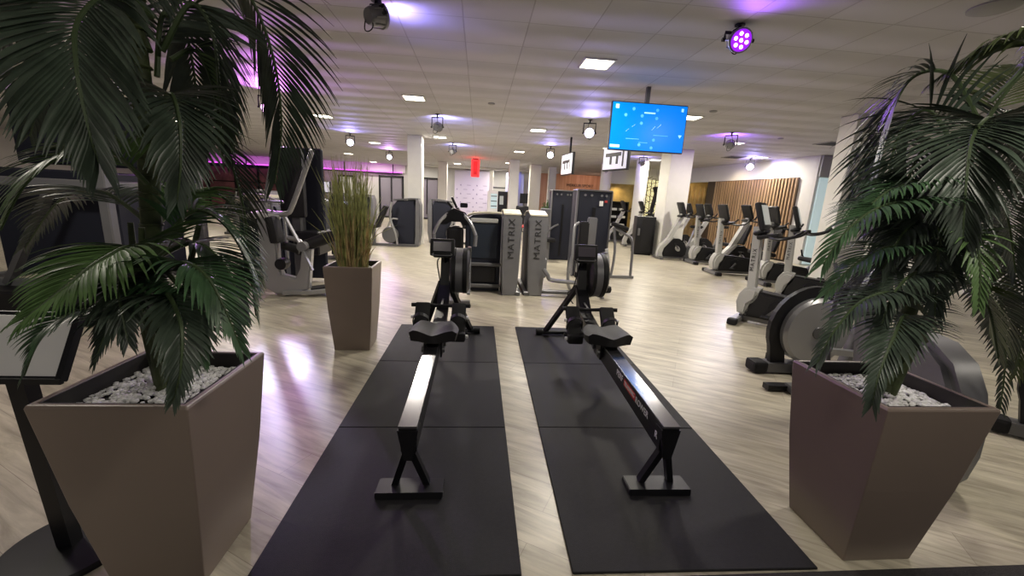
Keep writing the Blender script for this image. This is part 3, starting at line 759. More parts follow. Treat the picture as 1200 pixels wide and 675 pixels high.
# ------------------------------------------------------------------ cardio machines (local: front at -x, rider sits to +x)
def console(t, x, z, ang=20, m='scrd', hb=True):
    """console head seen from its back, screen facing +x (the rider)"""
    c = MB().box((x, 0, z), (.06, .36, .34), rot=(0, -ang, 0), bev=.03, seg=2)
    c.box((x+.02, 0, z-.19), (.14, .26, .06), rot=(0, -ang, 0), bev=.02)
    o = c.build('console', 'blackpl', t, True)
    s = R(ang)
    MB().box((x+.036*math.cos(s), 0, z+.02+.036*math.sin(s)*0), (.006, .29, .24), rot=(0, -ang, 0), bev=.002).build('screen', m, o)
    return o
def make_recumbent():
    t = thing('exercise_bike', 'x', 'exercise bike', (0, 0, 0), 0, 'exercise bikes with upright lettered posts')
    MB().tube([(.0, -.30, .045), (.0, .30, .045)], .035, 8, flat=(.09, .06)).build('stabiliser', 'silver', t)
    for s in (-1, 1): MB().box((0, s*.31, .042), (.11, .10, .075), bev=.02, seg=2).build('end_cap', 'rubber', t)
    MB().tube([(0, 0, .06), (1.2, 0, .06)], .03, flat=(.09, .06)).build('base_rail', 'silver', t)
    MB().tube([(1.2, -.27, .04), (1.2, .27, .04)], .03, flat=(.08, .05)).build('rear_stabiliser', 'rubber', t)
    MB().prism([(-.02, .12), (.09, .10), (.10, .24), (.17, .31), (.19, .45), (.08, .47), (.02, .44), (-.03, .36), (-.05, .25)], 'y', -.12, .12, .035).build('front_shroud', 'pale', t, True)
    MB().prism([(.05, .09), (.90, .09), (.93, .24), (.84, .36), (.55, .40), (.19, .425), (.12, .30)], 'y', -.115, .115, .03).build('body_shroud', 'blackpl', t, True)
    for s in (-1, 1):
        MB().lathe([(0, .0), (.10, 0), (.095, .015), (0, .02)], (.42, s*.112, .26), (0, s, 0), 24).build('crank_cover', 'black', t, True)
        MB().tube([(.42, s*.15, .27), (.42+.1*s, s*.16, .27+.12*s)], .012, flat=(.02, .03)).build('crank', 'iron', t)
        MB().box((.42+.1*s, s*.21, .27+.12*s), (.10, .09, .03), bev=.01).build('pedal', 'rubber', t)
    pst = MB().prism([(.035, .44), (.135, .44), (.09, 1.2), (-.01, 1.2)], 'y', -.055, .055, .012).build('post', 'pale', t, True)
    text('MATRIX', 'lettering', .062, 'text', pst, (.055, -.058, .80), (90, -90, 0), extrude=.002, spacing=1.35)
    console(t, .06, 1.33, 18, 'scrg')
    MB().tube([(.05, 0, 1.12), (.16, -.10, 1.10), (.30, -.24, 1.08), (.44, -.24, 1.12), (.52, -.20, 1.19)], .017, 8, smooth=4).build('handlebar', 'black', t, True)
    MB().tube([(.05, 0, 1.12), (.16, .10, 1.10), (.30, .24, 1.08), (.44, .24, 1.12), (.52, .20, 1.19)], .017, 8, smooth=4).build('handlebar', 'black', t, True)
    MB().box((.17, 0, 1.10), (.22, .30, .05), rot=(0, -12, 0), bev=.018, seg=2).build('tray', 'blackpl', t, True)
    MB().box((1.02, 0, .50), (.40, .42, .09), rot=(0, 6, 0), bev=.035, seg=2).build('seat', 'vinyl', t, True)
    MB().box((1.22, 0, .80), (.08, .42, .52), rot=(0, 14, 0), bev=.035, seg=2).build('backrest', 'vinyl', t, True)
    MB().tube([(.70, 0, .20), (1.15, 0, .44)], .03, flat=(.10, .07)).build('seat_rail', 'silver', t)
    MB().tube([(1.08, 0, .08), (1.04, 0, .46)], .03, flat=(.08, .08)).build('seat_post', 'iron', t)
    for s in (-1, 1): MB().tube([(1.2, s*.15, .46), (1.0, s*.27, .52), (.92, s*.27, .68)], .015, 8, smooth=3).build('side_grip', 'black', t, True)
    return t
def make_upright():
    t = thing('exercise_bike', 'x', 'exercise bike', (0, 0, 0), 0, 'exercise bikes with slanted posts')
    MB().tube([(-.05, -.26, .04), (-.05, .26, .04)], .03, flat=(.08, .055)).build('stabiliser', 'iron', t)
    MB().tube([(1.05, -.26, .04), (1.05, .26, .04)], .03, flat=(.08, .055)).build('rear_stabiliser', 'rubber', t)
    MB().tube([(-.05, 0, .05), (1.05, 0, .05)], .03, flat=(.10, .05)).build('base_rail', 'iron', t)
    arc = [(-.10, .06), (-.10, .20), (-.04, .36), (.10, .52), (.22, .62), (.30, .60), (.20, .46), (.06, .30), (.02, .16), (.06, .06)]
    MB().prism(arc, 'y', -.09, .09, .02).build('front_arc', 'pale', t, True)
    MB().prism([(.06, .08), (.05, .20), (.09, .33), (.20, .46), (.32, .56), (.46, .56), (.60, .46), (.68, .30), (.66, .14), (.58, .08)], 'y', -.085, .085, .02).build('body_shroud', 'blackpl', t, True)
    for s in (-1, 1):
        MB().lathe([(0, 0), (.085, 0), (.075, .018), (0, .02)], (.42, s*.086, .30), (0, s, 0), 22, .7).build('crank_cover', 'pale', t, True)
        MB().tube([(.42, s*.13, .30), (.42+.1*s, s*.14, .30-.13*s)], .012, flat=(.02, .03)).build('crank', 'iron', t)
        MB().box((.42+.1*s, s*.19, .30-.13*s), (.10, .09, .03), bev=.01).build('pedal', 'rubber', t)
    MB().tube([(.16, 0, .50), (.48, 0, 1.20)], .03, flat=(.10, .12)).build('post', 'pale', t)
    console(t, .42, 1.36, 22)
    for s in (-1, 1): MB().tube([(.46, 0, 1.17), (.56, s*.20, 1.14), (.72, s*.22, 1.16), (.78, s*.18, 1.26)], .017, 8, smooth=4).build('handlebar', 'black', t, True)
    MB().tube([(.72, 0, .36), (.86, 0, .86)], .03, 10).build('seat_post', 'lever', t)
    MB().prism([(.72, -.03), (.78, -.05), (.98, -.12), (1.04, -.08), (1.05, 0), (1.04, .08), (.98, .12), (.78, .05), (.72, .03)], 'z', .86, .93, .02).build('saddle', 'vinyl', t, True)
    MB().prism([(.62, .06), (.60, .30), (.74, .40), (.82, .30), (.86, .08)], 'y', -.06, .06, .015).build('rear_frame', 'iron', t, True)
    return t
def make_elliptical():
    t = thing('elliptical_trainer', 'x', 'elliptical trainer', (0, 0, 0), 0, 'elliptical trainers with round covers')
    MB().tube([(.36, -.30, .04), (.36, .30, .04)], .03, flat=(.08, .06)).build('stabiliser', 'black', t)
    MB().box((.03, 0, .062), (.13, .14, .10), bev=.025, seg=2).build('end_cap', 'rubber', t)
    MB().tube([(0.05, 0, .06), (1.75, 0, .06)], .03, flat=(.12, .08)).build('base_rail', 'iron', t)
    MB().tube([(1.75, -.28, .045), (1.75, .28, .045)], .03, flat=(.10, .06)).build('rear_stabiliser', 'black', t)
    MB().lathe([(0, -.085), (.27, -.085), (.295, -.06), (.295, .06), (.27, .085), (0, .085)], (.46, 0, .40), (0, 1, 0), 48).build('drive_cover', 'lever', t, True, label='round silver cover')
    for s in (-1, 1): MB().lathe([(0, 0), (.055, 0), (.05, .01), (0, .012)], (.46, s*.086, .40), (0, s, 0), 24).build('hub', 'iron', t, True)
    MB().tube([(.20, 0, .08)] + [(.46+.325*math.cos(R(a)), 0, .40+.325*math.sin(R(a))) for a in range(205, 60, -12)] + [(.80, 0, .72), (1.0, 0, .66)], .03, flat=(.13, .045)).build('arc_frame', 'black', t)
    MB().tube([(.85, 0, .08), (1.10, 0, 1.25)], .03, flat=(.10, .09)).build('post', 'iron', t)
    console(t, 1.12, 1.40, 20)
    for s in (-1, 1):
        MB().tube([(1.05, s*.22, .45), (1.12, s*.26, .95), (1.10, s*.28, 1.35), (1.20, s*.28, 1.55)], .018, 8, smooth=4).build('arm_lever', 'iron', t, True)
        MB().tube([(.46, s*.15, .40+.13*s), (.9, s*.18, .30+.05*s), (1.65, s*.18, .16)], .02, flat=(.05, .05)).build('pedal_rail', 'lever', t)
        MB().box((1.05, s*.19, .33+.04*s), (.40, .16, .04), rot=(0, 7, 0), bev=.012).build('footplate', 'rubber', t)
        MB().tube([(1.12, 0, 1.20), (1.26, s*.14, 1.18), (1.38, s*.16, 1.24)], .016, 8, smooth=3).build('grip', 'black', t, True)
    return t
re0 = make_recumbent(); up0 = make_upright(); el0 = make_elliptical()
HD = -6
L1 = 'exercise bike with vertical grey post, '
for i, (x, y, rz, lab) in enumerate((
        (3.40, 4.76, -48, 'nearest of all, pale lit screen'),
        (4.90, 6.05, -42, 'its nose just above the nearest bike body'),
        (5.50, 7.35, -5, 'third from the camera, post between the nearest two'),
        (5.13, 8.35, -5, 'fourth from the camera, in front of the oak slats'),
        (5.45, 9.85, -5, 'farthest such one, right of the lilac column'))):
    if i == 0: re0.location = (x, y, 0); re0.rotation_euler[2] = R(rz); re0['label'] = L1+lab
    else: dup(re0, (x, y, 0), rz, L1+lab)
for i, (x, y, rz, lab) in enumerate((
        (4.92, 10.5, -3, 'upright exercise bike with pale arc nose right of the black loudspeaker box'),
        (5.35, 10.75+.6, -6, None),
        (6.05, 12.25, -4, 'slanted-post bike in the back row, farthest of three before the slats'),
        (6.02, 11.1, -4, 'slanted-post bike in the back row, middle of three before the slats'),
        (5.80, 9.1, -4, 'slanted-post bike in the back row, nearest of three before the slats'),
        (5.02, 13.45, -4, 'upright exercise bike half hidden by the black loudspeaker box'),
        (4.88, 14.85, -4, 'upright exercise bike left of the round white column, red bottle cage colour'))):
    if lab is None: continue
    if i == 6: lab = 'farthest upright exercise bike, in front of the round white column'
    if i == 0: up0.location = (x, y, 0); up0.rotation_euler[2] = R(rz); up0['label'] = lab
    else: dup(up0, (x, y, 0), rz, lab)
el0.location = (2.46, 3.15, 0); el0.rotation_euler[2] = R(-2); el0['label'] = 'elliptical trainer with round silver cover left of the right palm pot'
e2 = dup(el0, (2.47, 1.56, 0), 88, 'elliptical trainer with silver front seen end-on behind the right palm pot', (.70, .70, .70))
for o in list(e2.children):
    if o.name.split('.')[0] in ('end_cap', 'arc_frame', 'base_rail', 'drive_cover', 'hub', 'stabiliser', 'pedal_rail', 'footplate'):
        for k in list(o.children): bpy.data.objects.remove(k)
        bpy.data.objects.remove(o)
MB().prism([(.16, .0), (.9, .0), (1.0, .5), (.95, 1.0), (.6, 1.12), (.38, 1.09), (.22, .98), (.12, .80), (.06, .58), (.05, .34), (.08, .14)], 'y', -.15, .15, .05).build('front_shroud', 'silver', e2, True)
MB().tube([(.9, 0, .05), (1.75, 0, .06)], .03, flat=(.12, .08)).build('base_rail', 'iron', e2)
dup(el0, (3.55, 2.25, 0), -45, 'elliptical trainer at the right photo edge, only its floor rail showing')

# ------------------------------------------------------------------ strength machines
def tower(t, x, y, w, h, d, nm='weight_tower', front='glass', side='silver', end='right', letters=False, cap='cream', z0=0):
    """weight-stack tower with a smoked front, curved silver cap and a deep silver end panel"""
    o = MB().box((x, y, z0+h*.48), (w, d, h*.96), bev=.02, seg=2).build(nm, 'navy', t, True)
    return o
def make_lettered(label, x, y, mirror):
    """weight machine whose silver end panel with vertical lettering faces the camera"""
    t = thing('weight_machine', label, 'weight machine', (x, y, 0), 0)
    s = -1 if mirror else 1
    # silver end panel, front face toward -y, 0.27 wide, 1.25 high, gently waisted
    prof = [(-.105, 0), (.105, 0), (.125, .35), (.135, .8), (.14, 1.12), (.11, 1.165), (-.11, 1.165), (-.14, 1.12), (-.135, .8), (-.125, .35)]
    pn = MB().prism(prof, 'y', 0, .06, .012).build('end_panel', 'silver', t, True)
    MB().prism([(.02, 0), (1.0, 0), (1.0, 1.0), (.9, 1.12), (.6, 1.19), (.3, 1.205), (.06, 1.165)], 'x', -.11, .11, .015).build('stack_shroud', 'navy', t, True)
    MB().prism([(.05, 1.165), (.3, 1.215), (.6, 1.20), (.92, 1.13), (.92, 1.15), (.6, 1.22), (.3, 1.235), (.0, 1.185), (.0, 1.165)], 'x', -.125, .125, .006).build('top_cap', 'cream', t, True)
    text('MATRIX', 'lettering', .125, 'text', pn, (.0, -.004, .83), (90, -90, 0), extrude=.003, spacing=1.15, sx=1.15)
    MB().box((s*.12, .5, .03), (.10, 1.0, .06), bev=.01).build('base_rail', 'iron', t)
    return t
# left unit: smoked panel facing the camera beside the lettered end panel
tA = make_lettered('silver weight machine with vertical dark lettering, left of the lettered pair, smoked front panel', .475, 5.72, False)
MB().prism([(-.62, .02), (-.14, .02), (-.14, 1.12), (-.2, 1.17), (-.56, 1.13), (-.66, 1.05), (-.66, .4)], 'y', .20, .52, .015).build('side_shroud', 'navy', tA, True)
MB().box((-.39, .192, .80), (.40, .012, .58), bev=.004).build('smoked_panel', 'glass', tA)
MB().box((-.39, .18, 1.06), (.40, .03, .065), bev=.012).build('name_plate', 'pale', tA)
MB().tube([(-.66, .3, 1.05), (-.60, .22, 1.14), (-.38, .19, 1.175), (-.14, .14, 1.175)], .018, 8, smooth=4).build('top_rail', 'cream', tA, True)
for nm, z in (('cross_bar', .42), ('lower_bar', .10)): MB().box((-.38, .17, z), (.50, .05, .055), bev=.012).build(nm, 'iron', tA)
MB().box((-.38, .19, .27), (.36, .04, .24), bev=.01).build('stack_window', 'black', tA)
for k in range(5): MB().box((-.55+k*.085, .3, 1.17), (.035, .04, .03), bev=.008).build('selector_knob', 'black', tA)
tB = make_lettered('silver weight machine with vertical dark lettering, right of the lettered pair, with a bench arm', .855, 5.74, True)
MB().box((.11, .12, .42), (.10, .2, .3), bev=.02).build('arm_mount', 'silver', tB)
MB().tube([(.10, -.06, .42), (.16, -.10, .34), (.22, -.10, .27), (.60, -.10, .24)], .03, 8, smooth=4).build('bench_arm', 'silver', tB, True)
MB().box((.36, .05, .06), (.60, .06, .06), bev=.015).build('floor_rail', 'iron', tB)
# seat unit right of it: back pad with green tag, side arms
MB().prism([(-.02, .28), (.10, .30), (.06, .75), (.02, 1.12), (-.06, 1.12), (-.06, .75)], 'x', .58, .72, .02).build('back_pad', 'vinyl', tB, True)
MB().box((.64, -.07, .46), (.14, .04, .14), rot=(10, 0, 0), bev=.01).build('label_plate', 'pale', tB)
MB().prism([(.06, .65), (.13, .65), (.10, 1.18), (.03, 1.18)], 'x', .72, .86, .015).build('pad_support', 'silver', tB, True)
MB().tube([(.79, .10, .72), (.85, .05, .50), (.90, .0, .30)], .03, 8, flat=(.09, .06)).build('support_strut', 'pale', tB)
MB().tube([(.52, .0, .62), (.48, .0, .40), (.50, .02, .18), (.58, .04, .05)], .022, 8, smooth=4).build('side_arm', 'lever', tB, True)
MB().tube([(.60, .06, 1.10), (.53, .05, 1.02), (.52, .0, .62)], .02, 8, smooth=4).build('handle_arm', 'lever', tB, True)
MB().tube([(1.02, .0, .74), (1.06, .0, .55), (1.06, .0, .35), (.98, .0, .22)], .026, 8, smooth=4).build('side_arm', 'pale', tB, True)
MB().lathe([(0, -.04), (.09, -.04), (.1, 0), (.09, .04), (0, .04)], (1.02, -.1, .16), (0, 0, 1), 20).build('foot_pad', 'rubber', tB, True)
MB().box((.80, .15, .30), (.30, .30, .10), bev=.03, seg=2).build('seat', 'vinyl', tB, True)
MB().box((.80, .15, .13), (.08, .3, .26), bev=.01).build('seat_post', 'iron', tB)

# chest machine with two angled arms behind the left rower
t = thing('arm_machine', 'strength machine with two angled silver arms behind the left rowing machine', 'weight machine', (-.30, 5.35, 0))
MB().box((0, .12, .5), (.12, .10, 1.0), bev=.02).build('column_frame', 'iron', t)
MB().box((0, .0, .82), (.22, .07, .34), bev=.05, seg=3).build('back_pad', 'vinyl', t, True)
MB().prism([(-.20, 1.02), (-.13, 1.17), (-.02, 1.23), (.13, 1.18), (.20, 1.02), (.12, 1.02), (.06, 1.06), (-.06, 1.06), (-.12, 1.02)], 'y', -.05, .10, .02).build('cam_cover', 'black', t, True)
for s in (-1, 1):
    MB().tube([(s*.10, -.02, 1.16), (s*.20, -.08, 1.05), (s*.27, -.10, .90)], .022, 8, smooth=3).build('press_arm', 'lever', t, True)
    MB().tube([(s*.27, -.10, .90), (s*.26, -.12, .76)], .026, 10).build('grip', 'silver', t, True)
    MB().tube([(s*.03-.08, -.02, 1.34+.03*s), (s*.03-.02, .02, 1.24)], .016, 8).build('pivot_bolt', 'black', t, True)
MB().box((0, -.02, .50), (.26, .36, .08), bev=.03, seg=2).build('seat', 'vinyl', t, True)
MB().box((0, .02, .24), (.10, .12, .46), bev=.01).build('seat_post', 'silver', t)
MB().tube([(0, -.25, .03), (0, .30, .03)], .03, flat=(.10, .06)).build('floor_rail', 'iron', t)
MB().tube([(-.22, -.2, .03), (.22, -.2, .03)], .03, flat=(.08, .05)).build('foot_rail', 'iron', t)
MB().box((0.10, .14, 1.27), (.10, .06, .06), bev=.01).build('head_block', 'black', t)

# tall dark towers behind the right rower
def tall_tower(label, x, y, w, h, d=.5, plate=False):
    t = thing('cable_tower', label, 'weight machine', (x, y, 0))
    MB().box((0, d/2, h/2), (w, d, h-.02), bev=.02, seg=2).build('shroud', 'navy', t, True)
    MB().box((0, -.006, h*.44), (w*.10, .012, h*.75), bev=.003).build('slot', 'black', t)
    for s in (-1, 1): MB().box((s*(w/2+.012), .03, h/2), (.03, .08, h), bev=.008).build('corner_post', 'silver' if s < 0 else 'iron', t)
    MB().box((0, .2, h+.005), (w+.04, .44, .03), bev=.01).build('top_plate', 'iron', t)
    for k in (-.3, -.1, .2, .34): MB().lathe([(.022, -.006), (.022, .006)], (k*w, -.008, h-.08), (0, -1, 0), 12).build('top_pulley', 'silver', t)
    if plate: MB().box((w*.2, -.008, h-.22), (.07, .008, .09), bev=.002).build('notice_plate', 'board', t); MB().box((w*.34, -.008, h-.18), (.05, .008, .04)).build('red_plate', 'redobj', t)
    return t
t = tall_tower('tall dark weight tower with a white notice, behind the right rowing machine', 2.12, 7.45, .62, 1.60, plate=True)
# grey bent frame to its right
MB().tube([(.42, .0, .95), (.62, .0, .85), (.78, -.05, .70), (.80, -.08, .04)], .025, 8, smooth=3).build('bent_frame', 'silver', t, True)
MB().tube([(.42, .0, .95), (.46, -.05, .5), (.42, -.08, .04)], .025, 8, smooth=3).build('bent_frame', 'silver', t, True)
MB().tube([(.30, -.08, .035), (.86, -.08, .035)], .022, flat=(.05, .05)).build('floor_rail', 'silver', t)
MB().box((.52, -.02, .98), (.34, .10, .08), rot=(0, 18, 0), bev=.03, seg=2).build('arm_pad', 'vinyl', t, True)
t = tall_tower('dark weight tower between the lettered machines and the tall tower', 1.95, 9.5, .50, 1.62)
MB().box((-.42, -.1, 1.0), (.24, .06, .42), rot=(0, 0, 10), bev=.02).build('side_plate', 'silver', t)
MB().box((-.35, -.2, .5), (.34, .4, .08), bev=.03, seg=2).build('seat', 'vinyl', t, True)
MB().box((-.35, -.2, .25), (.08, .1, .46), bev=.01).build('seat_post', 'silver', t)
MB().tube([(-.6, -.5, .04), (-.6, .2, .04), (.1, .2, .04)], .025, flat=(.06, .06)).build('floor_rail', 'silver', t)
MB().tube([(-.5, -.3, .06), (-.48, -.3, .5), (-.3, -.25, .75), (-.1, -.1, .85)], .022, 8, smooth=4).build('bent_frame', 'iron', t, True)

# machines by the cream column
def stack_machine(label, x, y, rz, side=1, linkage=True, w=.62, h=1.25):
    t = thing('leg_machine', label, 'weight machine', (x, y, 0), rz)
    MB().prism([(0.02, .04), (.60, .04), (.63, 1.0), (.58, h-.04), (.16, h-.06), (.04, h-.2), (-.02, .6)], 'x' if False else 'y', 0, .42, .02).build('shroud', 'navy', t, True)
    MB().prism([(.60, 0), (.70, 0), (.75, .3), (.75, h-.15), (.70, h), (.64, h), (.63, .9), (.63, .3)], 'y', -.05, .46, .02).build('end_panel', 'silver', t, True)
    MB().prism([(.06, h-.07), (.5, h-.03), (.70, h), (.70, h+.02), (.5, h+.02), (.05, h-.03)], 'y', -.02, .44, .008).build('top_cap', 'iron', t, True)
    MB().tube([(-.55, -.1, .04), (.66, -.1, .04)], .025, flat=(.08, .06)).build('floor_rail', 'iron', t)
    MB().lathe([(0, -.05), (.20, -.05), (.22, 0), (.20, .05), (0, .05)], (.0, -.12, .30), (0, 1, 0), 28).build('cam', 'iron', t, True)
    MB().tube([(.18, -.15, .06), (.14, -.15, .35), (.0, -.15, .75), (.05, -.15, 1.15)], .03, 8, smooth=3).build('lever', 'lever', t, True)
    MB().tube([(-.1, -.15, .35), (.02, -.15, .7), (.20, -.15, .72)], .02, 8, smooth=3).build('link', 'lever', t, True)
    MB().box((-.20, -.14, .80), (.10, .34, .55), rot=(0, 24, 0), bev=.03, seg=2).build('back_pad', 'vinyl', t, True)
    MB().box((-.48, -.14, .50), (.44, .34, .09), rot=(0, -8, 0), bev=.03, seg=2).build('seat', 'vinyl', t, True)
    MB().box((-.42, -.14, .26), (.08, .10, .44), bev=.01).build('seat_post', 'iron', t)
    return t
stack_machine('dark leg machine with silver end panel, left of the cream column', -2.30, 11.0, 0)
stack_machine('dark weight machine between the cream column and the angled-arm machine', -.72, 12.0, 0).scale = (-1, 1, 1)
stack_machine('dark weight machine farther back behind the reeds', -4.3, 14.2, 0)

# left lever machine with tall silver arms
t = thing('lever_press', 'large silver lever press with two long raised arms, left of the reed planter', 'weight machine', (-2.45, 5.4, 0))
MB().prism([(-.32, 1.02), (-.10, 1.02), (-.10, .40), (-.06, .28), (.10, .24), (.16, .36), (.20, .62), (.32, .62), (.26, .10), (.10, .02), (-.16, .02), (-.28, .10), (-.32, .40)], 'y', -.06, .06, .02).build('main_frame', 'lever', t, True)
MB().lathe([(0, -.07), (.07, -.07), (.08, 0), (.07, .07), (0, .07)], (-.06, -.02, .42), (0, 1, 0), 20).build('pivot_disc', 'black', t, True)
MB().tube([(-.18, -.02, 1.04), (.02, -.02, 1.06), (.12, -.03, 1.18), (.40, -.05, 1.85)], .030, 10, smooth=4).build('lever_arm', 'lever', t, True)
MB().tube([(-.10, .30, 1.04), (-.35, .28, 1.06), (-.36, .27, 1.16), (-.18, .2, 1.78)], .030, 10, smooth=4).build('lever_arm', 'lever', t, True)
MB().tube([(-.42, .3, 1.04), (-.42, -.02, 1.02), (-.05, -.02, 1.02)], .035, 10, smooth=3).build('yoke', 'pale', t, True)
MB().tube([(-.34, .1, 1.20), (-.05, .1, 1.20)], .016, 8).build('cross_handle', 'silver', t)
MB().tube([(-.20, .1, 1.20), (-.20, .1, 1.02)], .016, 8).build('handle_stem', 'silver', t)
MB().tube([(.02, -.04, 1.02), (.18, -.06, .70), (.34, -.10, .36)], .018, flat=(.045, .02)).build('link_bar', 'lever', t)
MB().lathe([(0, -.06), (.06, -.06), (.06, .06), (0, .06)], (.22, -.05, .66), (0, 1, 0), 18).build('joint', 'silver', t, True)
MB().box((-.10, -.07, .86), (.11, .22, .34), rot=(0, -8, 0), bev=.04, seg=2).build('side_pad', 'vinyl', t, True)
MB().tube([(-.05, .0, .66), (.15, .02, .60)], .055, 12).build('roller_pad', 'vinyl', t, True)
MB().tube([(.22, .05, .66), (.56, .15, .80)], .075, 14).build('roller_pad', 'vinyl', t, True)
MB().tube([(.02, -.02, .76), (.16, .0, .72), (.22, 0, .62)], .03, 8, smooth=3).build('elbow', 'silver', t, True)
MB().tube([(-.05, -.08, .05), (.30, -.05, .06), (.55, .0, .08)], .03, flat=(.07, .05)).build('floor_rail', 'lever', t)
MB().box((.44, .12, .10), (.42, .20, .04), rot=(0, -6, 20), bev=.015).build('footplate', 'rubber', t)
MB().box((-.15, .62, 1.45), (.34, .12, .95), bev=.05, seg=2).build('tall_back_pad', 'vinyl', t, True)
MB().box((-.15, .75, .55), (.14, .16, 1.1), bev=.02).build('back_column', 'iron', t)
MB().box((.02, .8, .62), (.34, .5, .34), bev=.02).build('weight_block', 'black', t)
MB().tube([(-.75, .7, .14), (-.2, .3, .14)], .02, flat=(.05, .05)).build('frame_tube', 'pale', t)
MB().tube([(-.75, .7, .36), (-.2, .3, .36)], .02, flat=(.05, .05)).build('frame_tube', 'pale', t)
MB().box((-.10, .9, 1.0), (.55, .06, 1.9), bev=.02).build('rear_board', 'navy', t)

t = thing('weight_machine', 'dark weight machine with cream-lit cap and pale name plate, behind the left palm', 'weight machine', (-3.55, 6.35, 0), 0)
MB().prism([(0, .04), (.62, .04), (.62, .92), (.52, 1.10), (.1, 1.16), (0, 1.1)], 'y', 0, .5, .03).build('shroud', 'navy', t, True)
MB().prism([(.0, 1.12), (.12, 1.22), (.40, 1.22), (.40, 1.26), (.1, 1.27), (-.02, 1.16)], 'y', -.04, .5, .01).build('top_cap', 'cream', t, True)
MB().box((.34, -.02, 1.09), (.34, .03, .10), rot=(0, 6, 0), bev=.012).build('name_plate', 'pale', t)
MB().tube([(.02, -.03, 1.2), (.25, -.04, 1.27), (.55, -.03, 1.20), (.66, -.02, 1.0), (.68, -.02, .3)], .014, 8, smooth=4).build('top_rail', 'pale', t, True)
MB().box((.3, -.03, .6), (.5, .02, .7), bev=.005).build('smoked_panel', 'glass', t)

# seated leg press behind the reeds
t = thing('leg_press', 'grey leg press machine with a small lit white screen, just left of the reeds', 'weight machine', (-3.45, 8.7, 0), 0)
MB().prism([(-.10, .25), (.35, .25), (.35, 1.15), (.30, 1.2), (-.05, 1.2), (-.10, 1.15)], 'y', 0, .14, .015).build('frame_panel', 'silver', t, True)
g = MB()
for k in range(9): g.box((.12, -.005, .5+k*.075), (.26, .012, .03), bev=.003)
g.build('weight_stack', 'iron', t)
MB().prism([(.35, .04), (.85, .04), (.85, 1.05), (.6, 1.15), (.35, 1.1)], 'y', .1, .6, .02).build('shroud', 'navy', t, True)
MB().box((.18, .02, 1.43), (.50, .04, .24), bev=.012).build('screen_frame', 'blackpl', t)
MB().box((.18, -.006, 1.43), (.46, .01, .20), bev=.002).build('screen', 'scrw', t)
MB().tube([(.18, .03, 1.32), (.18, .03, 1.18)], .02, 8).build('screen_post', 'black', t)
MB().tube([(-.3, -.3, .04), (.9, -.3, .04)], .03, flat=(.08, .06)).build('floor_rail', 'silver', t)
MB().tube([(.0, -.3, .06), (.05, -.2, .4), (.4, -.25, .5), (.8, -.3, .62)], .03, 8, smooth=3).build('carriage_tube', 'iron', t, True)
MB().box((.35, -.3, .52), (.55, .36, .12), rot=(0, -14, 0), bev=.04, seg=2).build('seat', 'vinyl', t, True)
MB().box((-.02, -.28, .72), (.12, .36, .50), rot=(0, -25, 0), bev=.04, seg=2).build('back_pad', 'vinyl', t, True)
MB().prism([(.55, .04), (.75, .04), (.70, .45), (.58, .45)], 'y', -.4, -.2, .015).build('pedestal', 'iron', t, True)

# dark rig at the far left behind the palm
t = thing('power_rack', 'large dark power rack with grey beams at the far left behind the palm', 'rack', (-4.3, 4.2, 0))
for x, y in ((-.55, 0), (.78, 0), (-.55, 1.3), (.78, 1.3)): MB().box((x, y, 1.15), (.09, .09, 2.3), bev=.01).build('post', 'silver', t)
for z in (.36, 1.32, 2.25):
    for y in (0, 1.3): MB().box((.11, y, z), (1.26, .06, .08), bev=.01).build('beam', 'silver', t)
    for x in (-.55, .78): MB().box((x, .65, z), (.06, 1.22, .08), bev=.01).build('beam', 'silver', t)
MB().tube([(-.2, -.02, .35), (.35, -.02, 1.3)], .03, flat=(.08, .05)).build('diagonal_brace', 'iron', t)
MB().box((.1, .68, .92), (1.15, .9, 1.05), bev=.02).build('weight_cabinet', 'navy', t)
MB().box((.1, .6, 1.85), (1.15, .12, .7), bev=.02).build('upper_panel', 'navy', t)
MB().box((.11, -.02, .18), (1.3, .5, .30), bev=.02).build('base_box', 'black', t)

# more machines far left/back seen between leaves: treadmill row end, benches
for x, y, lab in ((-6.6, 12.2, 'dark weight machine in the far left, under the dark red wall'), (-8.6, 15.5, 'distant dark weight machine at the far left, farther back'), (-6.2, 17.5, 'distant dark weight machine below the magenta band')):
    o = stack_machine(lab, x, y, 0)

# loudspeaker box (black) by the lilac column
t = thing('loudspeaker_box', 'black upright box with a small grey handle in front of the lilac column', 'box', (4.74, 11.35, 0), -10)
MB().box((0, 0, .56), (.52, .46, 1.04), bev=.012, seg=2).build('cabinet', 'black', t, True)
MB().box((0, 0, .02), (.44, .38, .04)).build('plinth', 'rubber', t)
MB().tube([(-.18, -.235, .56), (-.18, -.26, .58), (-.18, -.26, .72), (-.18, -.235, .74)], .012, 8, smooth=2).build('handle', 'silver', t)
MB().box((-.18, -.232, .65), (.07, .008, .20), bev=.003).build('handle_plate', 'iron', t)
MB().box((.04, -.232, .56), (.30, .008, .92), bev=.003).build('grille', 'blackpl', t)

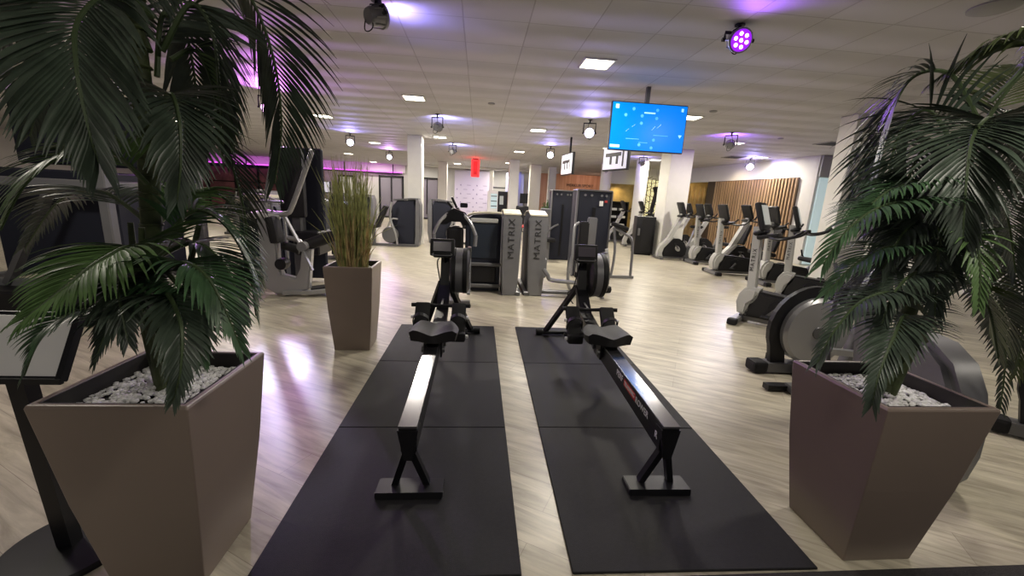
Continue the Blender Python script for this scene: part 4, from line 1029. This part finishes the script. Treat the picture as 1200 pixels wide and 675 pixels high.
# shelf unit in the niche
t = thing('shelf_unit', 'black shelf unit with folded white towels in the back niche', 'shelf', (6.15, 17.9, 0))
MB().box((-.42, 0, .75), (.04, .4, 1.5)).build('side_panel', 'black', t); MB().box((.42, 0, .75), (.04, .4, 1.5)).build('side_panel', 'black', t)
MB().box((0, .19, .75), (.84, .03, 1.5)).build('back_panel', 'soil', t)
for z in (.1, .4, .75, 1.08, 1.46): MB().box((0, 0, z), (.84, .38, .03)).build('shelf', 'black', t)
for i, (x, z) in enumerate(((-.2, .425), (.2, .425), (-.2, .775), (.2, .775), (-.2, 1.105), (.2, 1.105))):
    o = MB().box((6.15+x, 17.85, z+.055), (.28, .22, .10), bev=.02, seg=2).build('towel_stack', 'board')
    tag(o, 'folded white towel bundle on the %s shelf at the %s in the back niche' % (('lower', 'middle', 'upper')[i//2], ('left', 'right')[i % 2]), 'towel', 'folded towels on the niche shelves')
# lattice screen
t = thing('lattice_screen', 'black lattice screen glowing yellow behind, left of the lilac square column', 'screen', (7.2, 16.9, 0))
g = MB(); r = random.Random(5)
for k in range(9): g.box((-.55+k*.17, 0, 1.6), (.025, .03, 1.7))
for i in range(11):
    for k in range(8):
        z = .85+i*.16+r.uniform(-.03, .03); g.tube([(-.55+k*.17, 0, z), (-.55+(k+1)*.17, 0, z+r.choice((-.1, .0, .08)))], .012, flat=(.02, .02))
g.build('lattice', 'black', t)
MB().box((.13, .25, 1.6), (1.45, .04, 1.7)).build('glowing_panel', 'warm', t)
MB().box((.13, .1, .36), (1.5, .4, .72), bev=.02).build('base_cabinet', 'navy', t)
# dark stair-climber in front of the lattice
t = thing('stair_climber', 'tall dark climbing machine in front of the glowing lattice', 'climber', (6.75, 15.5, 0))
MB().prism([(-.3, .05), (.6, .05), (.5, .7), (.1, 1.1), (-.2, 1.0)], 'y', -.25, .25, .03).build('body', 'blackpl', t, True)
MB().tube([(-.1, 0, 1.0), (.05, 0, 1.9)], .05, flat=(.10, .16)).build('mast', 'black', t)
MB().box((.05, 0, 1.95), (.12, .36, .34), rot=(0, -20, 0), bev=.04, seg=2).build('console', 'blackpl', t, True)
for s in (-1, 1): MB().tube([(.0, s*.2, 1.5), (.3, s*.27, 1.35), (.55, s*.27, .9)], .02, 8, smooth=3).build('handrail', 'iron', t, True)

# sign with red/white glow behind the bikes
t = thing('wall_sign', 'small red and white lit sign beyond the opening left of the slats', 'sign', (8.15, 16.9, 0))
MB().box((0, 0, 1.95), (.5, .04, .22), bev=.01).build('panel', 'redobj', t)
for x in (-.2, .2):
    for z in (1.88, 2.02): MB().box((x, -.03, z), (.12, .02, .06)).build('lit_mark', 'scrw', t)
# yellow wood door strips in opening
for i in range(7):
    o = MB().box((8.5+i*.2, 17.2, 1.15), (.10, .05, 2.3), bev=.004).build('wood_strip', 'yellow')
    tag(o, 'vertical yellow wood strip in the lit opening left of the oak slats', 'strip', 'yellow wood strips in the opening')

# red hanging lit sign
t = thing('hanging_sign', 'red lit vertical box sign hanging from the ceiling', 'sign', (-.2, 17.2, CZ))
MB().box((0, 0, -.02), (.22, .14, .04)).build('mount', 'black', t)
MB().box((0, 0, -.38), (.34, .16, .68), bev=.02).build('light_box', 'red', t)
MB().box((0, -.085, -.38), (.16, .01, .52), bev=.004).build('dark_panel', 'redd', t)
l = bpy.data.lights.new('sign_glow', 'POINT'); l.energy = 9; l.color = (1, .04, .03); l.shadow_soft_size = .15
o = bpy.data.objects.new('sign_glow', l); COL.objects.link(o); o.location = (-.2, 16.95, 2.62)

# hanging screens
t = thing('hanging_screen', 'large blue screen hanging from the ceiling by a pole', 'screen', (2.19, 5.5, 2.39))
MB().box((0, .02, 0), (1.03, .045, .605), bev=.006).build('bezel', 'black', t)
sc = MB().box((0, -.004, .0), (1.005, .006, .58)).build('display', mat('blue_display', (.0, .1, .3), .25, emit=(.0, .205, .93), estr=1.0, spec=.2), t)
MB().tube([(-.03, .06, .1), (-.03, .06, CZ-2.39)], .02, flat=(.05, .05)).build('pole', 'iron', t)
MB().box((-.03, .055, 0), (.3, .03, .3), bev=.006).build('wall_mount', 'iron', t)
M['icon'] = mat('light_blue_graphic', (.4, .8, 1), .4, emit=(.25, .7, 1), estr=.9)
M['icond'] = mat('soft_blue_graphic', (.1, .4, .9), .4, emit=(.0, .29, 1), estr=.95)
g = MB()
g.box((-.44, -.0085, .24), (.045, .002, .05), bev=0).box((.44, -.0085, .24), (.03, .002, .04)).box((.0, -.0085, .18), (.15, .002, .016)).box((-.43, -.0085, -.25), (.13, .002, .035))
g.prism([(.42, -.07), (.47, -.07), (.445, -.11)], 'y', -.0095, -.0075)
for x0, z0, x1, z1 in ((-.30, -.06, -.26, -.03), (-.22, .0, -.18, .03), (.05, -.03, .09, .02), (.12, .0, .17, .05)): g.tube([(x0, -.0085, z0), (x1, -.0085, z1)], .004, flat=(.010, .002))
g.build('screen_marks', 'icon', t)
g = MB()
for x, z in ((-.1, .14), (-.1, .05), (-.32, .14), (.1, .12), (.1, .22), (.09, -.15), (.07, -.25), (-.1, -.22), (-.22, .22)): g.lathe([(0, -.001), (.02, -.001), (.02, .001), (0, .001)], (x, -.0085, z), (0, 1, 0), 14)
for x, w, z in ((.18, .2, -.09), (-.2, .18, -.15), (-.05, .12, -.19)): g.box((x, -.0085, z), (w, .002, .008))
g.build('soft_marks', 'icond', t)
def small_tv(label, x, y, z, rz, w=.75):
    t = thing('hanging_screen', label, 'screen', (x, y, z), rz, 'small hanging screens')
    MB().box((0, 0, 0), (w, .06, w*.6), bev=.01).build('bezel', 'black', t)
    MB().box((0, -.033, 0), (w-.06, .006, w*.6-.06)).build('display', 'scrw', t)
    g = MB().box((-.05, -.037, .06), (w*.62, .004, .07)).box((-.12, -.037, -.04), (.07, .004, .16)).box((.08, -.037, -.04), (.07, .004, .16)).box((.26, -.037, -.02), (.05, .004, .3))
    g.build('screen_marks', 'text', t)
    MB().tube([(0, .04, 0), (0, .04, CZ-z)], .02, flat=(.04, .04)).build('pole', 'black', t)
small_tv('small hanging screen seen almost edge-on, right of the bright narrow column', 2.12, 10.1, 2.27, -84, .85)
small_tv('small hanging screen with dark figures just under the large blue screen', 2.62, 8.0, 2.26, -72, .8)

# advertising displays and reception clutter at the back
t = thing('display_cabinet', 'pale lit display cabinet behind the lettered machines', 'cabinet', (.55, 17.2, 0))
MB().box((0, 0, .85), (.42, .3, 1.6), bev=.01).build('cabinet', 'board', t); MB().box((.05, -.16, 1.25), (.26, .02, .6)).build('lit_front', 'cyanglass', t)
for k in (0, 1, 2): MB().box((.05, -.175, 1.05+k*.2), (.24, .02, .03)).build('shelf', 'black', t)
t = thing('notice_board', 'dark framed notice panel right of the pale display cabinet', 'panel', (1.02, 17.2, 0))
MB().box((0, 0, .83), (.5, .08, 1.66), bev=.01).build('panel', 'black', t); MB().box((-.1, -.045, 1.3), (.16, .01, .35)).build('poster', 'scrg', t)
t = thing('potted_plant', 'small green bushy plant by the wide plain column', 'plant', (2.95, 17.5, 0))
MB().lathe([(.13, 0), (.17, .45), (.15, .45), (.14, .4), (0, .4)], (0, 0, 0)).build('pot', 'board', t, True)
g = MB(); r = random.Random(9)
for i in range(90):
    a = r.uniform(0, 2*PI); l_ = r.uniform(.2, .42); zz = r.uniform(.5, 1.25); x1 = math.cos(a)*l_; y1 = math.sin(a)*l_
    g.tube([(0, 0, zz*.7), (x1*.6, y1*.6, zz+.18), (x1, y1, zz+.1)], [.01, .022, .002], 4, flat=None)
g.build('foliage', 'leafb', t)
MB().tube([(0, 0, .4), (0, 0, 1.0)], .02).build('stem', 'trunk', t)
t = thing('office_chair', 'dark chair with red seat between the two lettered machines', 'chair', (1.5, 14.0, 0))
MB().box((0, 0, .47), (.46, .46, .08), bev=.03).build('seat', 'redobj', t, True); MB().box((0, .22, .85), (.44, .07, .62), bev=.03).build('backrest', 'black', t, True)
for sx in (-1, 1):
    for sy in (-1, 1): MB().tube([(sx*.18, sy*.18, .43), (sx*.2, sy*.2, 0)], .015).build('leg', 'iron', t)
t = thing('screen_stand', 'small black screen on a stand before the blue glass panel', 'screen', (1.9, 17.6, 0))
MB().box((0, 0, 1.42), (.34, .06, .42), bev=.01).build('display', 'black', t); MB().tube([(0, .03, 1.25), (0, .03, .03)], .02).build('pole', 'iron', t); MB().lathe([(.2, 0), (.2, .02), (0, .03)], (0, .03, 0)).build('base', 'black', t)
tag(MB().box((1.93, 22.9, 1.45), (1.0, .06, 2.6), bev=.01).build('glass_partition', 'frosted'), 'blue lit glass partition between two columns at the back', 'partition')
tag(MB().box((1.0, 23.6, 1.95), (.9, .03, .08)).build('shelf_strip', 'text'), 'dark strip on the pale back wall beside the slim column', 'strip')

# air vents and small ceiling discs
for i, (px, py, lab) in enumerate(((975, 168, 'grey slotted ceiling vent near the thick white column'), (860, 184, 'grey ceiling vent over the slats'), (1165, 8, 'large dim round ceiling vent top right'))):
    d = fw*F+rt*(px-600)-up*(py-337.5); q = CP+d*((CZ-H)/d.z)
    t = thing('ceiling_vent', lab, 'vent', (q.x, q.y, CZ))
    if i < 2:
        MB().box((0, 0, -.006), (.5, .5, .012), bev=.003).build('plate', 'ventm', t)
        g = MB()
        for k in range(7): g.box((0, -.18+k*.06, -.016), (.4, .015, .01))
        g.build('slots', 'iron', t)
    else:
        MB().lathe([(.14, 0), (.14, -.01), (.10, -.025), (0, -.02)], (0, 0, -.002)).build('plate', 'ventm', t, True)
for px, py, lab in ((836, 130, 'small round ceiling disc right of the blue screen'), (576, 121, 'small round ceiling disc above the centre'), (915, 162, 'small dark ceiling sensor before the vents')):
    d = fw*F+rt*(px-600)-up*(py-337.5); q = CP+d*((CZ-H)/d.z)
    o = MB().lathe([(.06, 0), (.06, -.012), (.04, -.022), (0, -.022)], (0, 0, 0)).build('ceiling_disc', 'ventm', None, True); o.location = (q.x, q.y, CZ-.001)
    tag(o, lab, 'sensor', 'small discs on the ceiling')

for tg, p_, a_ in (((-1.62, 3.25, 0), 380, 6.5), ((-.75, 4.5, 0), 170, 13), ((-1.25, 2.45, 0), 190, 10), ((-.6, 1.6, 0), 110, 30)):
    spot('beam_lamp', (-3.52, 7.38, 2.62), tg, p_, (.68, .70, 1), a_, .45, .03)
# ------------------------------------------------------------------ coloured wash lights and world
area('magenta_wash', (-9.5, 23.3, 2.55), 1, 14, (.85, .15, 1), (115, 0, 0)).data.shape = 'RECTANGLE'
bpy.data.objects['magenta_wash'].data.size = 10; bpy.data.objects['magenta_wash'].data.size_y = .1
spot('wall_wash', (-.3, 20.5, 2.75), (-.35, 23.3, 1.2), 70, (.55, .35, 1), 70)
spot('glass_wash', (2.0, 21, 2.7), (1.95, 22.9, 1.9), 40, (.25, .25, 1), 60)
spot('wood_wash', (6.2, 21.5, 2.8), (6.0, 23.6, 1.5), 60, (1, .6, .4), 120)
spot('niche_lamp', (6.2, 18.1, 2.25), (6.2, 18.5, 1.2), 30, (1, .75, .3), 120)
spot('opening_lamp', (8.9, 16.3, 2.4), (9.2, 17.2, 1.5), 22, (1, .75, .35), 130)
spot('slat_wash', (7.9, 13.2, 2.8), (8.7, 13.0, 1.0), 40, (1, .8, .5), 130)
spot('lilac_wash', (7.6, 11.7, 2.6), (8.72, 12.2, 2.8), 70, (.45, .35, 1), 110)

w = bpy.data.worlds.new('world'); S.world = w; w.use_nodes = True
w.node_tree.nodes['Background'].inputs[0].default_value = (.75, .72, .8, 1); w.node_tree.nodes['Background'].inputs[1].default_value = .12
S.view_settings.view_transform = 'Standard'; S.view_settings.look = 'None'; S.view_settings.gamma = 1; S.view_settings.use_curve_mapping = False
S.view_settings.exposure = 0.0
